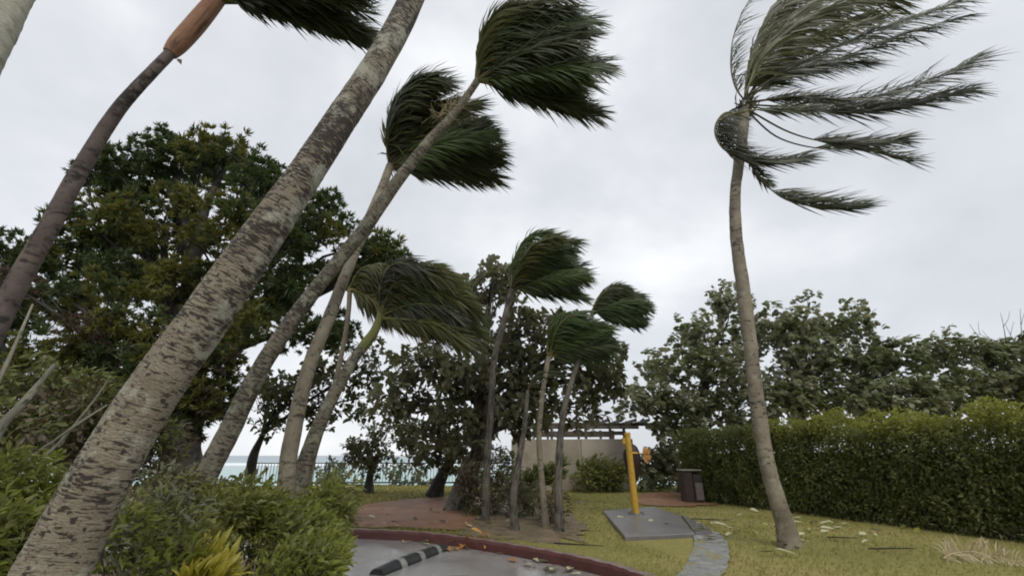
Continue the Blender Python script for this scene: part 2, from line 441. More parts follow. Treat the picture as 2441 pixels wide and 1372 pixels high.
# lawn and bank
m, n, l, b = mat('storm_lawn')
tc = n.new('ShaderNodeTexCoord')
t1 = noise(n, l, tc.outputs['Object'], 0.45, 5, 0.6, 0.3)
r1 = ramp(n, [(0.28, (0.185, 0.178, 0.048)), (0.5, (0.26, 0.235, 0.072)), (0.72, (0.33, 0.262, 0.105))])
l.new(t1.outputs[0], r1.inputs[0])
t2 = noise(n, l, tc.outputs['Object'], 14, 5, 0.7)
r2 = ramp(n, [(0.3, (0.6, 0.62, 0.6)), (0.7, (1.3, 1.3, 1.25))])
l.new(t2.outputs[0], r2.inputs[0])
c = mixc(n, l, 0.85, r1.outputs[0], r2.outputs[0], 'MULTIPLY')
l.new(c, b.inputs['Base Color']); b.inputs['Roughness'].default_value = 0.75
b.inputs['Specular IOR Level'].default_value = 0.25
t3 = noise(n, l, tc.outputs['Object'], 60, 3, 0.6)
bump(n, l, b, t3.outputs[0], 0.8, 0.03)
M['lawn'] = m

m, n, l, b = mat('red_earth')
tc = n.new('ShaderNodeTexCoord')
t1 = noise(n, l, tc.outputs['Object'], 1.1, 5, 0.62, 0.4)
r1 = ramp(n, [(0.3, (0.16, 0.072, 0.040)), (0.55, (0.27, 0.138, 0.075)), (0.75, (0.30, 0.17, 0.10))])
l.new(t1.outputs[0], r1.inputs[0])
t2 = noise(n, l, tc.outputs['Object'], 22, 5, 0.7)
r2 = ramp(n, [(0.3, (0.7, 0.7, 0.7)), (0.7, (1.2, 1.2, 1.2))])
l.new(t2.outputs[0], r2.inputs[0])
c = mixc(n, l, 0.8, r1.outputs[0], r2.outputs[0], 'MULTIPLY')
l.new(c, b.inputs['Base Color']); b.inputs['Roughness'].default_value = 0.6
bump(n, l, b, t2.outputs[0], 0.6, 0.03)
M['earth'] = m
M['litter'] = plain('leaf_litter_soil', (0.075, 0.055, 0.033), (0.23, 0.175, 0.10), 4, 0.7, 0.9, 0.03)

# wet parking surface
m, n, l, b = mat('wet_parking')
tc = n.new('ShaderNodeTexCoord')
t1 = noise(n, l, tc.outputs['Object'], 0.55, 5, 0.6, 0.6)
r1 = ramp(n, [(0.3, (0.20, 0.19, 0.18)), (0.7, (0.36, 0.35, 0.335))])
l.new(t1.outputs[0], r1.inputs[0])
t2 = noise(n, l, tc.outputs['Object'], 40, 4, 0.7)
r2 = ramp(n, [(0.3, (0.75, 0.75, 0.75)), (0.7, (1.15, 1.15, 1.15))])
l.new(t2.outputs[0], r2.inputs[0])
c = mixc(n, l, 0.8, r1.outputs[0], r2.outputs[0], 'MULTIPLY')
l.new(c, b.inputs['Base Color'])
t4 = noise(n, l, tc.outputs['Object'], 0.7, 3, 0.5, 0.8)
rr = ramp(n, [(0.44, (0.05, 0.05, 0.05)), (0.64, (0.30, 0.30, 0.30))])
l.new(t4.outputs[0], rr.inputs[0]); l.new(rr.outputs[0], b.inputs['Roughness'])
b.inputs['Specular IOR Level'].default_value = 0.6
bump(n, l, b, t2.outputs[0], 0.12, 0.01)
M['road'] = m

# sea
m, n, l, b = mat('reef_sea')
geo = n.new('ShaderNodeNewGeometry')
sp = n.new('ShaderNodeSeparateXYZ'); l.new(geo.outputs['Position'], sp.inputs[0])
mp = n.new('ShaderNodeMapping'); mp.inputs['Scale'].default_value = (0.006, 0.02, 1)
l.new(geo.outputs['Position'], mp.inputs['Vector'])
tn = noise(n, l, mp.outputs[0], 1.0, 5, 0.6)
mr = n.new('ShaderNodeMath'); mr.operation = 'MULTIPLY_ADD'
l.new(tn.outputs[0], mr.inputs[0]); mr.inputs[1].default_value = 90
l.new(sp.outputs['Y'], mr.inputs[2])
md = n.new('ShaderNodeMath'); md.operation = 'DIVIDE'; l.new(mr.outputs[0], md.inputs[0]); md.inputs[1].default_value = 1000
rs = ramp(n, [(0.0, (0.22, 0.38, 0.35)), (0.22, (0.32, 0.47, 0.45)), (0.42, (0.38, 0.46, 0.46)), (0.455, (0.85, 0.88, 0.9)), (0.54, (0.8, 0.84, 0.86)), (0.60, (0.26, 0.36, 0.38)), (1.0, (0.25, 0.31, 0.35))])
l.new(md.outputs[0], rs.inputs[0])
l.new(rs.outputs[0], b.inputs['Base Color'])
b.inputs['Roughness'].default_value = 0.35
mp2 = n.new('ShaderNodeMapping'); mp2.inputs['Scale'].default_value = (0.25, 0.5, 1)
l.new(geo.outputs['Position'], mp2.inputs['Vector'])
tw = noise(n, l, mp2.outputs[0], 1.0, 5, 0.6)
bump(n, l, b, tw.outputs[0], 0.5, 0.5)
M['sea'] = m

# ------------------------------------------------------------------ ground, road, kerb, sea
random.seed(4)
LAWN_Z = 0.15
kerb_px = [(560, 1278), (700, 1278), (850, 1283), (1000, 1291), (1150, 1312), (1300, 1340), (1450, 1376), (1600, 1424)]
kerb = [G(x, y) for x, y in kerb_px]
k0 = kerb[0]
kerb = [Vector((-45, k0.y + 3.0, 0)), Vector((-22, k0.y + 1.2, 0)), Vector((-13, k0.y + 0.3, 0))] + kerb
kl = kerb[-1]
kerb += [Vector((kl.x + 2.2, kl.y - 1.9, 0)), Vector((kl.x + 6, kl.y - 5.6, 0)), Vector((kl.x + 14, kl.y - 14, 0)), Vector((kl.x + 40, kl.y - 40, 0))]
kc = [p for p, _ in catmull([(p, 0.0) for p in kerb], 10)]

def offset(curve, d):
    out = []
    for i, p in enumerate(curve):
        t = curve[min(i + 1, len(curve) - 1)] - curve[max(i - 1, 0)]
        t.z = 0; t.normalize()
        out.append(p + Vector((-t.y, t.x, 0)) * d)
    return out

def lawn_h(x, y):
    return 0.03 * math.sin(x * 0.7 + 1) * math.sin(y * 0.55) + 0.012 * math.sin(x * 2.1 + y * 1.7)

inner = offset(kc, 0.13)
mb = MB()
rows = [0, 0.02, 0.05, 0.09, 0.14, 0.2, 0.27, 0.35, 0.44, 0.54, 0.65, 0.76, 0.88, 1.0]
EDGE = 25.2
vs, fs = [], []
nc = len(inner)
prof = [(27, -0.6), (31, -2.6), (38, -5.2), (60, -9)]
for i, p in enumerate(inner):
    fx = p.x
    for k, r in enumerate(rows):
        y = p.y + (EDGE - p.y) * r
        z = LAWN_Z + (lawn_h(fx, y) * min(1, r * 8))
        vs.append((fx, y, z))
    for (y, z) in prof:
        vs.append((fx * (1.0), y, z))
nr = len(rows) + len(prof)
for i in range(nc - 1):
    for k in range(nr - 1):
        fs.append((i * nr + k, (i + 1) * nr + k, (i + 1) * nr + k + 1, i * nr + k + 1))
mb.add(vs, fs)
tag(mb.build('ground', M['lawn'], smooth=True), kind='structure')

mb = MB()
mb.add([(-80, -70, 0), (80, -70, 0), (80, 22, 0), (-80, 22, 0)], [(0, 1, 2, 3)])
tag(mb.build('parking_lot', M['road']), kind='structure')

# kerb: face and worn top in one rounded profile
front, back = kc, offset(kc, 0.15)
mb = MB()
vs, fs, mi = [], [], []
for i in range(len(kc)):
    f, q = front[i], back[i]
    d = (q - f).normalized()
    wob = 0.006 * math.sin(i * 1.9)
    for off, z in ((0, -0.02), (0.004, 0.125 + wob), (0.03, 0.165 + wob), (0.15, 0.170 + wob), (0.16, 0.05)):
        p = f + d * off
        vs.append((p.x, p.y, z))
for i in range(len(kc) - 1):
    for k in range(4):
        fs.append((i * 5 + k, (i + 1) * 5 + k, (i + 1) * 5 + k + 1, i * 5 + k + 1)); mi.append(0 if k < 2 else 1)
mb.add(vs, fs); mb.mi = mi
tag(mb.build('kerb', [M['kerb_red'], M['kerb_top']], smooth=False), kind='structure')

mb = MB()
for (x0, x1, y0, y1) in ((-30000, 30000, 22, 40000),):
    mb.add([(x0, y0, -6), (x1, y0, -6), (x1, y1, -6), (x0, y1, -6)], [(0, 1, 2, 3)])
tag(mb.build('sea', M['sea']), kind='structure')

def sheet(name, px_pts, z, material, wob=0.0, world=None, seed=1):
    """flat patch with a wavering edge, corners given as ground points"""
    rnd = random.Random(seed)
    pts = [G(x, y, z) for x, y in px_pts] if world is None else [Vector((x, y, z)) for x, y in world]
    cl = [p for p, _ in catmull([(p, 0.0) for p in pts + [pts[0]]], 7)][:-1]
    c = sum(cl, Vector()) / len(cl)
    cl = [c + (p - c) * (1 + rnd.uniform(-wob, wob)) for p in cl]
    mb = MB(); vs = [c]; fs = []
    rings = 6
    for r in range(1, rings + 1):
        for p in cl:
            q = c + (p - c) * (r / rings)
            vs.append((q.x, q.y, z + lawn_h(q.x, q.y)))
    m_ = len(cl)
    for i in range(m_):
        fs.append((0, 1 + i, 1 + (i + 1) % m_))
        for r in range(rings - 1):
            a, b2 = 1 + r * m_ + i, 1 + r * m_ + (i + 1) % m_
            fs.append((a, a + m_, b2 + m_, b2))
    vs[0] = (c.x, c.y, z + lawn_h(c.x, c.y))
    mb.add(vs, fs)
    return tag(mb.build(name, material, smooth=True), kind='structure')

sheet('red_earth', [(846, 1255), (845, 1225), (870, 1200), (960, 1190), (1060, 1183), (1150, 1186), (1175, 1205), (1130, 1235), (1120, 1255), (1070, 1262), (960, 1257)], LAWN_Z + 0.03, M['earth'], 0.03)
sheet('leaf_litter_ground', [(1085, 1262), (1090, 1225), (1180, 1190), (1300, 1195), (1375, 1240), (1370, 1275), (1310, 1290), (1180, 1276)], LAWN_Z + 0.025, M['litter'], 0.16, seed=3)
sheet('red_path', [(1515, 1196), (1525, 1180), (1600, 1173), (1720, 1176), (1725, 1196), (1610, 1202)], LAWN_Z + 0.03, M['earth'], 0.09, seed=5)
sheet('paved_path', [(1650, 1262), (1712, 1270), (1738, 1310), (1730, 1350), (1690, 1400), (1560, 1420), (1610, 1372), (1640, 1330), (1655, 1295)], LAWN_Z + 0.03, M['path'], 0.07, seed=6)
sheet('planting_bed', None, 0.07, M['litter'], 0.03, world=[(-9.5, 0.6), (-1.6, 0.6), (-1.9, 3.5), (-2.5, 6.2), (-3.4, 7.6), (-5.5, 8.3), (-9.5, 8.3)], seed=8)

# ------------------------------------------------------------------ foliage prototypes
def leaf(mb, p, d, nrm, L, Wd, droop=0.15, kind='diamond'):
    d = d.normalized()
    s = d.cross(nrm)
    if s.length < 1e-4: s = d.cross(Vector((0.3, 0.9, 0.2)))
    s.normalize(); u = s.cross(d)
    lv = random.random()
    if kind == 'diamond':
        a = p; tip = p + d * L - u * (droop * L)
        mid = p + d * (L * 0.45) + u * (0.04 * L)
        mb.add([a, mid - s * (Wd / 2) + u * 0.12 * Wd, tip, mid + s * (Wd / 2) + u * 0.12 * Wd], [(0, 3, 2), (0, 2, 1)], lv=lv)
    else:   # broad obovate leaf, folded along the midrib
        m1 = p + d * (L * 0.3); m2 = p + d * (L * 0.72) - u * (droop * L * 0.4); tip = p + d * L - u * (droop * L)
        vs = [p, m1, m2, tip,
              m1 + s * Wd * 0.30 + u * Wd * .1, m2 + s * Wd * 0.5 + u * Wd * .12, m1 - s * Wd * 0.30 + u * Wd * .1, m2 - s * Wd * 0.5 + u * Wd * .12]
        mb.add(vs, [(0, 4, 1), (1, 4, 5, 2), (2, 5, 3), (0, 1, 6), (1, 2, 7, 6), (2, 3, 7)], lv=lv)

WIND = Vector((1, 0.12, 0.02))

def proto(kind, seed, material):
    random.seed(seed)
    mb = MB()
    if kind == 'tuft':          # star tufts of narrow leaves, radius about 1
        for t in range(16):
            c = rv(1); c = c.normalized() * random.uniform(0.15, 0.75)
            ax = (c.normalized() + WIND * 0.35 + Vector((0, 0, 0.25))).normalized()
            for k in range(20):
                d = ax + rv(1).normalized() * 0.95
                leaf(mb, c + rv(0.05), d, rv(1), random.uniform(0.22, 0.40), random.uniform(0.045, 0.085))
    elif kind == 'rosette':     # sea almond style whorls, radius about 1
        for t in range(4):
            c = rv(0.85) + Vector((0, 0, -0.1))
            ax = (Vector((0, 0, 1)) + WIND * 0.6 + rv(0.5)).normalized()
            for k in range(9):
                d = ax * 0.25 + rv(1).normalized() + WIND * 0.3
                leaf(mb, c, d, ax + rv(0.4), random.uniform(0.42, 0.70), random.uniform(0.22, 0.36), 0.25, 'broad')
    elif kind == 'blown':       # umbrella-like bunches streaming with the wind
        for t in range(9):
            c = rv(0.95)
            for k in range(7):
                a = random.uniform(-1.2, 1.2)
                d = WIND * 0.9 + Vector((0, math.sin(a), random.uniform(-0.55, 0.6)))
                leaf(mb, c + rv(0.12), d, Vector((random.uniform(-0.9, 0.2), random.uniform(-.7, .5), 1)), random.uniform(0.26, 0.44), random.uniform(0.19, 0.31), 0.3, 'broad')
    elif kind == 'hedge':
        for k in range(230):
            c = rv(1)
            if c.length > 1: c.normalize()
            d = c * 0.6 + rv(0.8) + Vector((0, -0.3, 0.1))
            leaf(mb, c * 0.9, d, Vector((0, -0.6, 0.8)) + rv(0.7), random.uniform(0.20, 0.34), random.uniform(0.11, 0.18))
    elif kind == 'bush':
        for k in range(110):
            c = rv(1)
            if c.length > 1: c.normalize()
            d = c * 0.5 + rv(0.7) + WIND * 0.5 + Vector((0, 0, 0.2))
            leaf(mb, c * 0.85, d, Vector((0, -0.3, 1)) + rv(0.7), random.uniform(0.26, 0.46), random.uniform(0.10, 0.17), 0.2, 'diamond' if k % 2 else 'broad')
    elif kind == 'lance':       # long strap leaves spraying from one point
        for k in range(34):
            d = rv(1) + Vector((0.45, 0, 0.95))
            leaf(mb, rv(0.08), d, rv(1) + Vector((0, -0.5, 0.5)), random.uniform(0.65, 1.1), random.uniform(0.10, 0.20), 0.25, 'broad')
    return mb.mesh(kind + '_leaves', material)

PR = {}
def protos(kind, matkey, n=3):
    key = (kind, matkey)
    if key not in PR:
        PR[key] = [proto(kind, 100 + i * 7 + len(PR) * 31, M[matkey]) for i in range(n)]
    return PR[key]

def trunk_curve(pts, to_ground=False, n=14):
    """pts: (px, py, Y, width_px)"""
    out = []
    for i, (px, py, Y, w) in enumerate(pts):
        p = P(px, py, Y)
        a_, b_ = pts[max(i - 1, 0)], pts[min(i + 1, len(pts) - 1)]
        tx, ty = b_[0] - a_[0], b_[1] - a_[1]
        rx_, ry_ = px - W_PX / 2, py - H_PX / 2
        rl, tl = math.hypot(rx_, ry_) + 1e-6, math.hypot(tx, ty) + 1e-6
        cosq = F_PX / math.hypot(F_PX, rl)                     # wide-angle stretch of what lies off the lens axis
        k = ((-ty) * rx_ + tx * ry_) / (rl * tl)
        out.append((p, mpx(p, w) / 2 / (1 + (1 / cosq - 1) * k * k)))
    if to_ground:
        p0, p1 = out[0][0], out[1][0]
        d = (p0 - p1); d = d / max(1e-3, -d.z)
        d.x *= 0.75; d.y *= 0.75
        q = p0 + d * (p0.z + 0.05)
        out.insert(0, (q, out[0][1] * 1.12))
    return catmull(out, n)

def palm_trunk(root, curve, material, rough=0.02, ring=0.09, n=20, seed=0, name='trunk', flare=0.35):
    mb = MB()
    L = sum((curve[i + 1][0] - curve[i][0]).length for i in range(len(curve) - 1))
    dense = catmull(curve, max(1, int(L / 0.035 / len(curve))))
    rnd = random.Random(seed)
    ph = [rnd.uniform(0, 6.28) for _ in range(6)]
    def bf(acc, a):
        sw = (acc / ring) % 1.0
        return (1 + rough * (0.5 - sw) * 1.3 + rough * 0.9 * math.sin(acc * 3.1 + ph[0] + 1.3 * math.sin(a + ph[1]))
                + rough * 0.7 * math.sin(a * 3 + acc * 9 + ph[2]) + rough * 0.5 * math.sin(a * 7 - acc * 17 + ph[3])
                + flare * math.exp(-acc / 0.22))
    mb.tube([p for p, _ in dense], [r for _, r in dense], n, bump=bf)
    return mb.build(name, material, root, smooth=True)

def frond(root, pts, leafmat, rachmat, nleaf=70, ll=(0.35, 0.7), wind=WIND, spread=0.45, tang=0.55, start=0.12, rr=0.022, lw=0.04, droop=0.1, seed=0, thin=1.0, rand=0.24):
    rnd = random.Random(seed)
    cur = [p for p, _ in catmull([(p, 0.0) for p in pts], 6)]
    mb = MB()
    m_ = len(cur)
    nrm = Vector((rnd.uniform(-.3, .3), -1, rnd.uniform(-0.2, 0.5))).normalized()
    def at(t):
        x = t * (m_ - 1); i = min(int(x), m_ - 2); f = x - i
        return cur[i].lerp(cur[i + 1], f), (cur[i + 1] - cur[i]).normalized()
    for k in range(nleaf):
        t = start + (1 - start) * (k + rnd.random() * 0.8) / nleaf
        if rnd.random() > thin: continue
        p, T = at(min(t, 0.999))
        side = T.cross(nrm)
        if side.length < 1e-3: continue
        side.normalize()
        for sgn in (-1, 1):
            q = Vector((rnd.uniform(-1, 1), rnd.uniform(-1, 1), rnd.uniform(-1, 1)))
            D = (T * tang + wind * 0.85 + side * sgn * spread * (1.15 - 0.5 * t) + nrm * rnd.uniform(-0.25, 0.35) + q * rand).normalized()
            prof = 0.55 + 0.45 * math.sin(min(1, (t - start) / (1 - start) * 1.15) * math.pi * 0.9)
            L = ll[0] + (ll[1] - ll[0]) * prof * rnd.uniform(0.75, 1.1)
            wv = D.cross(nrm + q * 0.5).normalized() * (lw * rnd.uniform(0.7, 1.2) / 2)
            mid = p + D * (L * 0.5) + q * (0.03 * L)
            tip = p + D * L + Vector((0, 0, -droop * L)) + wind * (0.1 * L) + q * (0.05 * L)
            mb.add([p - wv * 0.5, p + wv * 0.5, mid + wv, mid - wv, tip], [(0, 1, 2, 3), (3, 2, 4)], lv=rnd.random())
    fo = mb.build('frond', leafmat, root)
    rb = MB()
    rb.tube(cur, [rr * (1.0 - 0.85 * i / (m_ - 1)) + 0.003 for i in range(m_)], 6)
    rb.build('rachis', rachmat, fo, smooth=True)
    return fo

def blown_crown(root, c, size, n, a0, a1, leafmat, rachmat, wind=WIND, ydev=0.6, bend=0.9, seed=1, nleaf=75, ll=(0.35, 0.75), lw=0.045, droop=0.12, spread=0.42, rr=0.02, mats=None, wdown=0.0, hold=1.7, rand=0.34):
    rnd = random.Random(seed)
    for i in range(n):
        a = R(a0 + (a1 - a0) * ((i + rnd.uniform(0.1, 0.9)) / n))
        yy = rnd.uniform(-1, 1) * ydev
        d0 = Vector((math.cos(a), yy, math.sin(a))).normalized()
        L = size * rnd.uniform(0.78, 1.08)
        p = Vector(c) + Vector((rnd.uniform(-.04, .04), rnd.uniform(-.04, .04), rnd.uniform(-.05, .05)))
        pts = [p.copy()]
        K = 7
        for k in range(K):
            w = min(1.0, ((k + 0.5) / K) ** hold * bend * 1.2)
            d = (d0 * (1 - w) + (wind.normalized() + Vector((0, yy * 0.35, -droop * 2 * w - wdown))) * w).normalized()
            p = p + d * (L / K)
            pts.append(p.copy())
        gust = Vector((rnd.uniform(-.15, .1), rnd.uniform(-.3, .3), rnd.uniform(-.3, .22)))
        frond(root, pts, (mats[i % len(mats)] if mats else leafmat), (M['rachis'] if i % 3 == 0 else rachmat), nleaf, ll, wind + gust + Vector((0, 0, -wdown)), spread * rnd.uniform(.8, 1.5), 0.5, 0.1, rr, lw, droop, seed * 100 + i, rand=rand)

# ------------------------------------------------------------------ broadleaf trees
def tube_path(a, b2, sag=0.12, n=5, rnd=random):
    out = []
    off = Vector((rnd.uniform(-1, 1), rnd.uniform(-1, 1), rnd.uniform(-0.3, 1))) * (b2 - a).length * sag
    for i in range(n + 1):
        t = i / n
        out.append(a.lerp(b2, t) + off * math.sin(t * math.pi))
    return out

def tree(name, label, trunk, lobes, kinds, bark, cscale, seed, group=None, cat='tree', twigs=14, limb_w=1.0, fork=0.75, shell=(0.45, 1.0), trunk_n=12, sway=0.15):
    """trunk: (px,py,Y,w) list from the ground up; lobes: (px,py,Y,rx_px,rz_px,ry_m,count)"""
    rnd = random.Random(seed)
    tcv = trunk_curve(trunk, n=8)
    base = tcv[0][0]
    root = empty(name, base, label, cat, group)
    mb = MB()
    ph = rnd.uniform(0, 6)
    mb.tube([p for p, _ in tcv], [r for _, r in tcv], trunk_n,
            bump=lambda acc, a: 1 + 0.09 * math.sin(a * 3 + acc * 1.5 + ph) + 0.05 * math.sin(a * 5 - acc * 4) + 0.45 * math.exp(-acc / 0.35))
    mb.build('trunk', bark, root, smooth=True)
    for li, (px, py, Y, rx, rz, ry, cnt) in enumerate(lobes):
        c = P(px, py, Y)
        ax, az = mpx(c, rx), mpx(c, rz)
        src_i = int(len(tcv) * min(0.98, rnd.uniform(fork, 1.0)))
        src, sr = tcv[min(src_i, len(tcv) - 1)]
        lb = MB()
        path = tube_path(src, c, 0.10, 6, rnd)
        r0 = min(sr * 0.7, 0.03 + 0.022 * (c - src).length) * limb_w
        lb.tube(path, [r0 * (1 - 0.75 * i / 6) + 0.006 for i in range(7)], 7)
        ks = kinds[li % len(kinds)] if isinstance(kinds[0], list) else kinds
        blown_ = any(k_[0] == 'blown' for k_ in ks)
        if blown_: ax, az = max(.25, ax - cscale * .45), max(.2, az - cscale * .55)
        made = []
        for k in range(cnt):
            d = Vector((rnd.gauss(0, 1), rnd.gauss(0, 1), rnd.gauss(0, 1))).normalized()
            r = shell[0] + (shell[1] - shell[0]) * rnd.random() ** 0.6
            p = c + Vector((d.x * ax, d.y * ry, d.z * az)) * r
            s = cscale * rnd.uniform(0.7, 1.25)
            kind, mk = ks[rnd.randrange(len(ks))]
            pr = protos(kind, mk)
            if blown_ and d.z > 0.55: s *= 0.6
            o = link('leaf_clump', pr[rnd.randrange(len(pr))], root, p,
                 (rnd.uniform(-.5, .5), rnd.uniform(-.45, .45), rnd.uniform(-.7, .7)), (s, s, s * rnd.uniform(0.8, 1.05)))
            o['kind'] = 'stuff'
            made.append(p)
        for p in made[:twigs]:
            j = rnd.randrange(2, 7)
            lb.tube(tube_path(path[j], p, sway, 4, rnd), [r0 * 0.28, r0 * 0.22, r0 * 0.17, r0 * 0.12 + .002, r0 * 0.05 + 0.003], 5, cap=False)
        lb.build('limb', bark, root, smooth=True)
    return root

def bush(name, label, blobs, kinds, cscale, seed, cat='bush', group=None, stem=None, nstem=5, ground=None):
    """blobs: (px,py,Y,rx_px,rz_px,ry_m,count)"""
    rnd = random.Random(seed)
    x = sum(P(b[0], b[1], b[2]).x for b in blobs) / len(blobs)
    y = sum(b[2] for b in blobs) / len(blobs)
    gz = LAWN_Z if ground is None else ground
    root = empty(name, (x, y, gz), label, cat, group)
    sb = MB()
    for (px, py, Y, rx, rz, ry, cnt) in blobs:
        c = P(px, py, Y); ax, az = mpx(c, rx), mpx(c, rz)
        for k in range(cnt):
            d = Vector((rnd.gauss(0, 1), rnd.gauss(0, 1), rnd.gauss(0, 1))).normalized()
            p = c + Vector((d.x * ax, d.y * ry, d.z * az)) * (0.35 + 0.65 * rnd.random() ** 0.6)
            s = cscale * rnd.uniform(0.7, 1.25)
            if p.z < gz + s * 0.3: p.z = gz + s * 0.3
            kind, mk = kinds[rnd.randrange(len(kinds))]
            pr = protos(kind, mk)
            o = link('leaf_clump', pr[rnd.randrange(len(pr))], root, p, (rnd.uniform(-.4, .4), rnd.uniform(-.4, .4), rnd.uniform(-.8, .8)), (s, s, s))
            o['kind'] = 'stuff'
            if k < nstem:
                g = Vector((c.x + rnd.uniform(-.25, .25) * ax, c.y + rnd.uniform(-.2, .2), gz - 0.02))
                sb.tube(tube_path(g, p, 0.08, 4, rnd), [0.016, 0.013, 0.011, 0.008, 0.005], 5)
    if sb.v: sb.build('stems', stem or M['bark_grey'], root, smooth=True)
    return root

# ------------------------------------------------------------------ wall, pergola, fence
WY = 21.4
def wx(px, py=1100, Y=WY): return P(px, py, Y).x
root = empty('garden_wall', (wx(1360), WY, LAWN_Z), 'low beige rendered wall under the timber pergola, behind feathery shrubs', 'wall')
top_z = P(1300, 1046, WY).z
xa, xb, xc = wx(1219), wx(1387), wx(1512)
mb = MB(); mb.box(((xa + xb) / 2, WY + 0.15, (LAWN_Z + top_z) / 2), (xb - xa, 0.3, top_z - LAWN_Z), bev=0.015); mb.build('wall_panel', M['wall'], root)
mb = MB(); mb.box(((xb + xc) / 2 + 0.002, WY + 0.10, (LAWN_Z + top_z) / 2), (xc - xb, 0.3, top_z - LAWN_Z + 0.02), bev=0.015); mb.build('wall_panel', M['wall_light'], root)

root = empty('pergola', (wx(1380), WY + 1.2, LAWN_Z), 'dark timber pergola with double beams above the beige wall', 'pergola')
zb1, zb2 = P(1300, 1031, WY).z, P(1300, 1010, WY).z
for y in (WY + 0.2, WY + 2.6):
    for zb, x0, x1, h in ((zb1, wx(1224), wx(1500), 0.17), (zb2, wx(1168), wx(1568), 0.14)):
        mb = MB(); mb.box(((x0 + x1) / 2, y, zb), (x1 - x0, 0.12, h), bev=0.012); mb.build('beam', M['wood_dark'], root)
for px in (1238, 1318, 1402, 1462, 1496):
    for y in (WY + 0.2, WY + 2.6):
        x = wx(px)
        mb = MB(); mb.box((x, y + 0.002, (LAWN_Z + zb2) / 2 - 0.06), (0.11, 0.16 if y < WY + 1 else 0.12, zb2 - LAWN_Z - 0.16), bev=0.01)
        mb.build('post', M['wood_dark'], root)
for k, px in enumerate((1185, 1216, 1250, 1284, 1316, 1350, 1384, 1418, 1452, 1486, 1520, 1552)):
    mb = MB(); mb.box((wx(px), WY + 1.4, zb2 + 0.155), (0.07, 3.6, 0.13), bev=0.008); mb.build('rafter', M['wood_dark'], root)
for px, dx in ((1262, 0.42), (1345, -0.42)):
    mb = MB(); a = Vector((wx(px), WY + 0.12, zb1 - 0.42)); b2 = Vector((wx(px) + dx, WY + 0.12, zb1 - 0.05))
    mb.tube([a, b2], [0.045, 0.045], 6); mb.build('brace', M['wood_dark'], root)

FY = 24.6
fx0, fx1 = P(600, 1100, FY).x, P(1225, 1100, FY).x
fz = P(1000, 1103, FY).z
root = empty('cliff_fence', ((fx0 + fx1) / 2, FY, LAWN_Z), 'thin dark vertical-bar fence along the cliff edge above the sea', 'fence')
for z, h in ((fz, 0.05), (LAWN_Z + 0.16, 0.07)):
    mb = MB(); mb.box(((fx0 + fx1) / 2, FY, z), (fx1 - fx0, 0.05, h)); mb.build('rail', M['fence'], root)
nb = 84
barm = MB(); barm.box((0, 0, 0), (0.022, 0.022, fz - LAWN_Z - 0.17)); barme = barm.mesh('bar', M['fence'])
for i in range(nb):
    link('bar', barme, root, (fx0 + (fx1 - fx0) * (i + 0.5) / nb, FY, (fz + LAWN_Z + 0.17) / 2))
postm = MB(); postm.box((0, 0, 0), (0.07, 0.07, fz - LAWN_Z + 0.1), bev=0.008); postme = postm.mesh('fence_post', M['fence'])
for i in range(8):
    link('fence_post', postme, root, (fx0 + (fx1 - fx0) * i / 7, FY + 0.002, (fz + LAWN_Z) / 2 + 0.03))

# ------------------------------------------------------------------ yellow post, slab, bin, wheel stop
sl = [G(1437, 1216, 0.22), G(1560, 1206, 0.22), G(1622, 1228, 0.22), G(1655, 1270, 0.22), G(1490, 1277, 0.22)]
mb = MB()
nsl = len(sl)
ins = [p + ((sum(sl, Vector()) / nsl) - p).normalized() * 0.03 for p in sl]
vs = [Vector((p.x, p.y, 0.05)) for p in sl] + [Vector((p.x, p.y, 0.205)) for p in sl] + [Vector((p.x, p.y, 0.222)) for p in ins]
fs = [tuple(range(3 * nsl - 1, 2 * nsl - 1, -1))]
for i in range(nsl):
    j = (i + 1) % nsl
    fs += [(j, i, nsl + i, nsl + j), (nsl + j, nsl + i, 2 * nsl + i, 2 * nsl + j)]
mb.add(vs, fs)
tag(mb.build('concrete_slab', M['slab']), 'wet grey concrete slab at the foot of the yellow post', 'slab')
wing = [G(1625, 1224, .2), G(1690, 1256, .2), G(1700, 1270, .2), G(1659, 1271, .2), G(1628, 1229, .2)]
mb = MB(); mb.add([Vector((p.x, p.y, 0.05)) for p in wing] + [Vector((p.x, p.y, 0.20)) for p in wing],
                  [(5, 6, 7, 8, 9)] + [((i + 1) % 5, i, 5 + i, 5 + (i + 1) % 5) for i in range(5)])
tag(mb.build('concrete_ramp', M['slab']), 'small grey concrete wedge on the right side of the slab', 'ramp')

pb = G(1516, 1224, 0.225)
root = empty('yellow_post', pb, 'tall yellow painted post standing on the concrete slab', 'post')
lean = P(1495, 1032, pb.y + 0.0)
axis = (lean - pb)
mb = MB(); pts = [pb + axis * t for t in (0, 0.02, 0.3, 0.6, 0.85, 1.0)]
wpost = mpx(pb, 16.5) / 2
mb.tube(pts, [wpost * 1.12, wpost, wpost * 0.98, wpost * 0.96, wpost * 0.95, wpost * 0.93], 16); mb.build('pole', M['yellow'], root, smooth=False)
mb = MB(); mb.tube([pb + axis * 0.985, pb + axis * 1.012], [wpost * 1.02, wpost * 0.9], 16); mb.build('cap', M['yellow'], root)
mb = MB(); mb.tube([pb + Vector((0, 0, -0.003)), pb + Vector((0, 0, 0.022))], [0.21, 0.2], 20); mb.build('base_plate', M['steel'], root)
boltm = MB(); boltm.tube([Vector((0, 0, 0)), Vector((0, 0, 0.03))], [0.018, 0.016], 6); boltme = boltm.mesh('bolt', M['steel'])
for a in range(6):
    link('bolt', boltme, root, pb + Vector((0.16 * math.cos(a * 1.047), 0.16 * math.sin(a * 1.047), 0.022)))
tp = pb + axis * 0.90
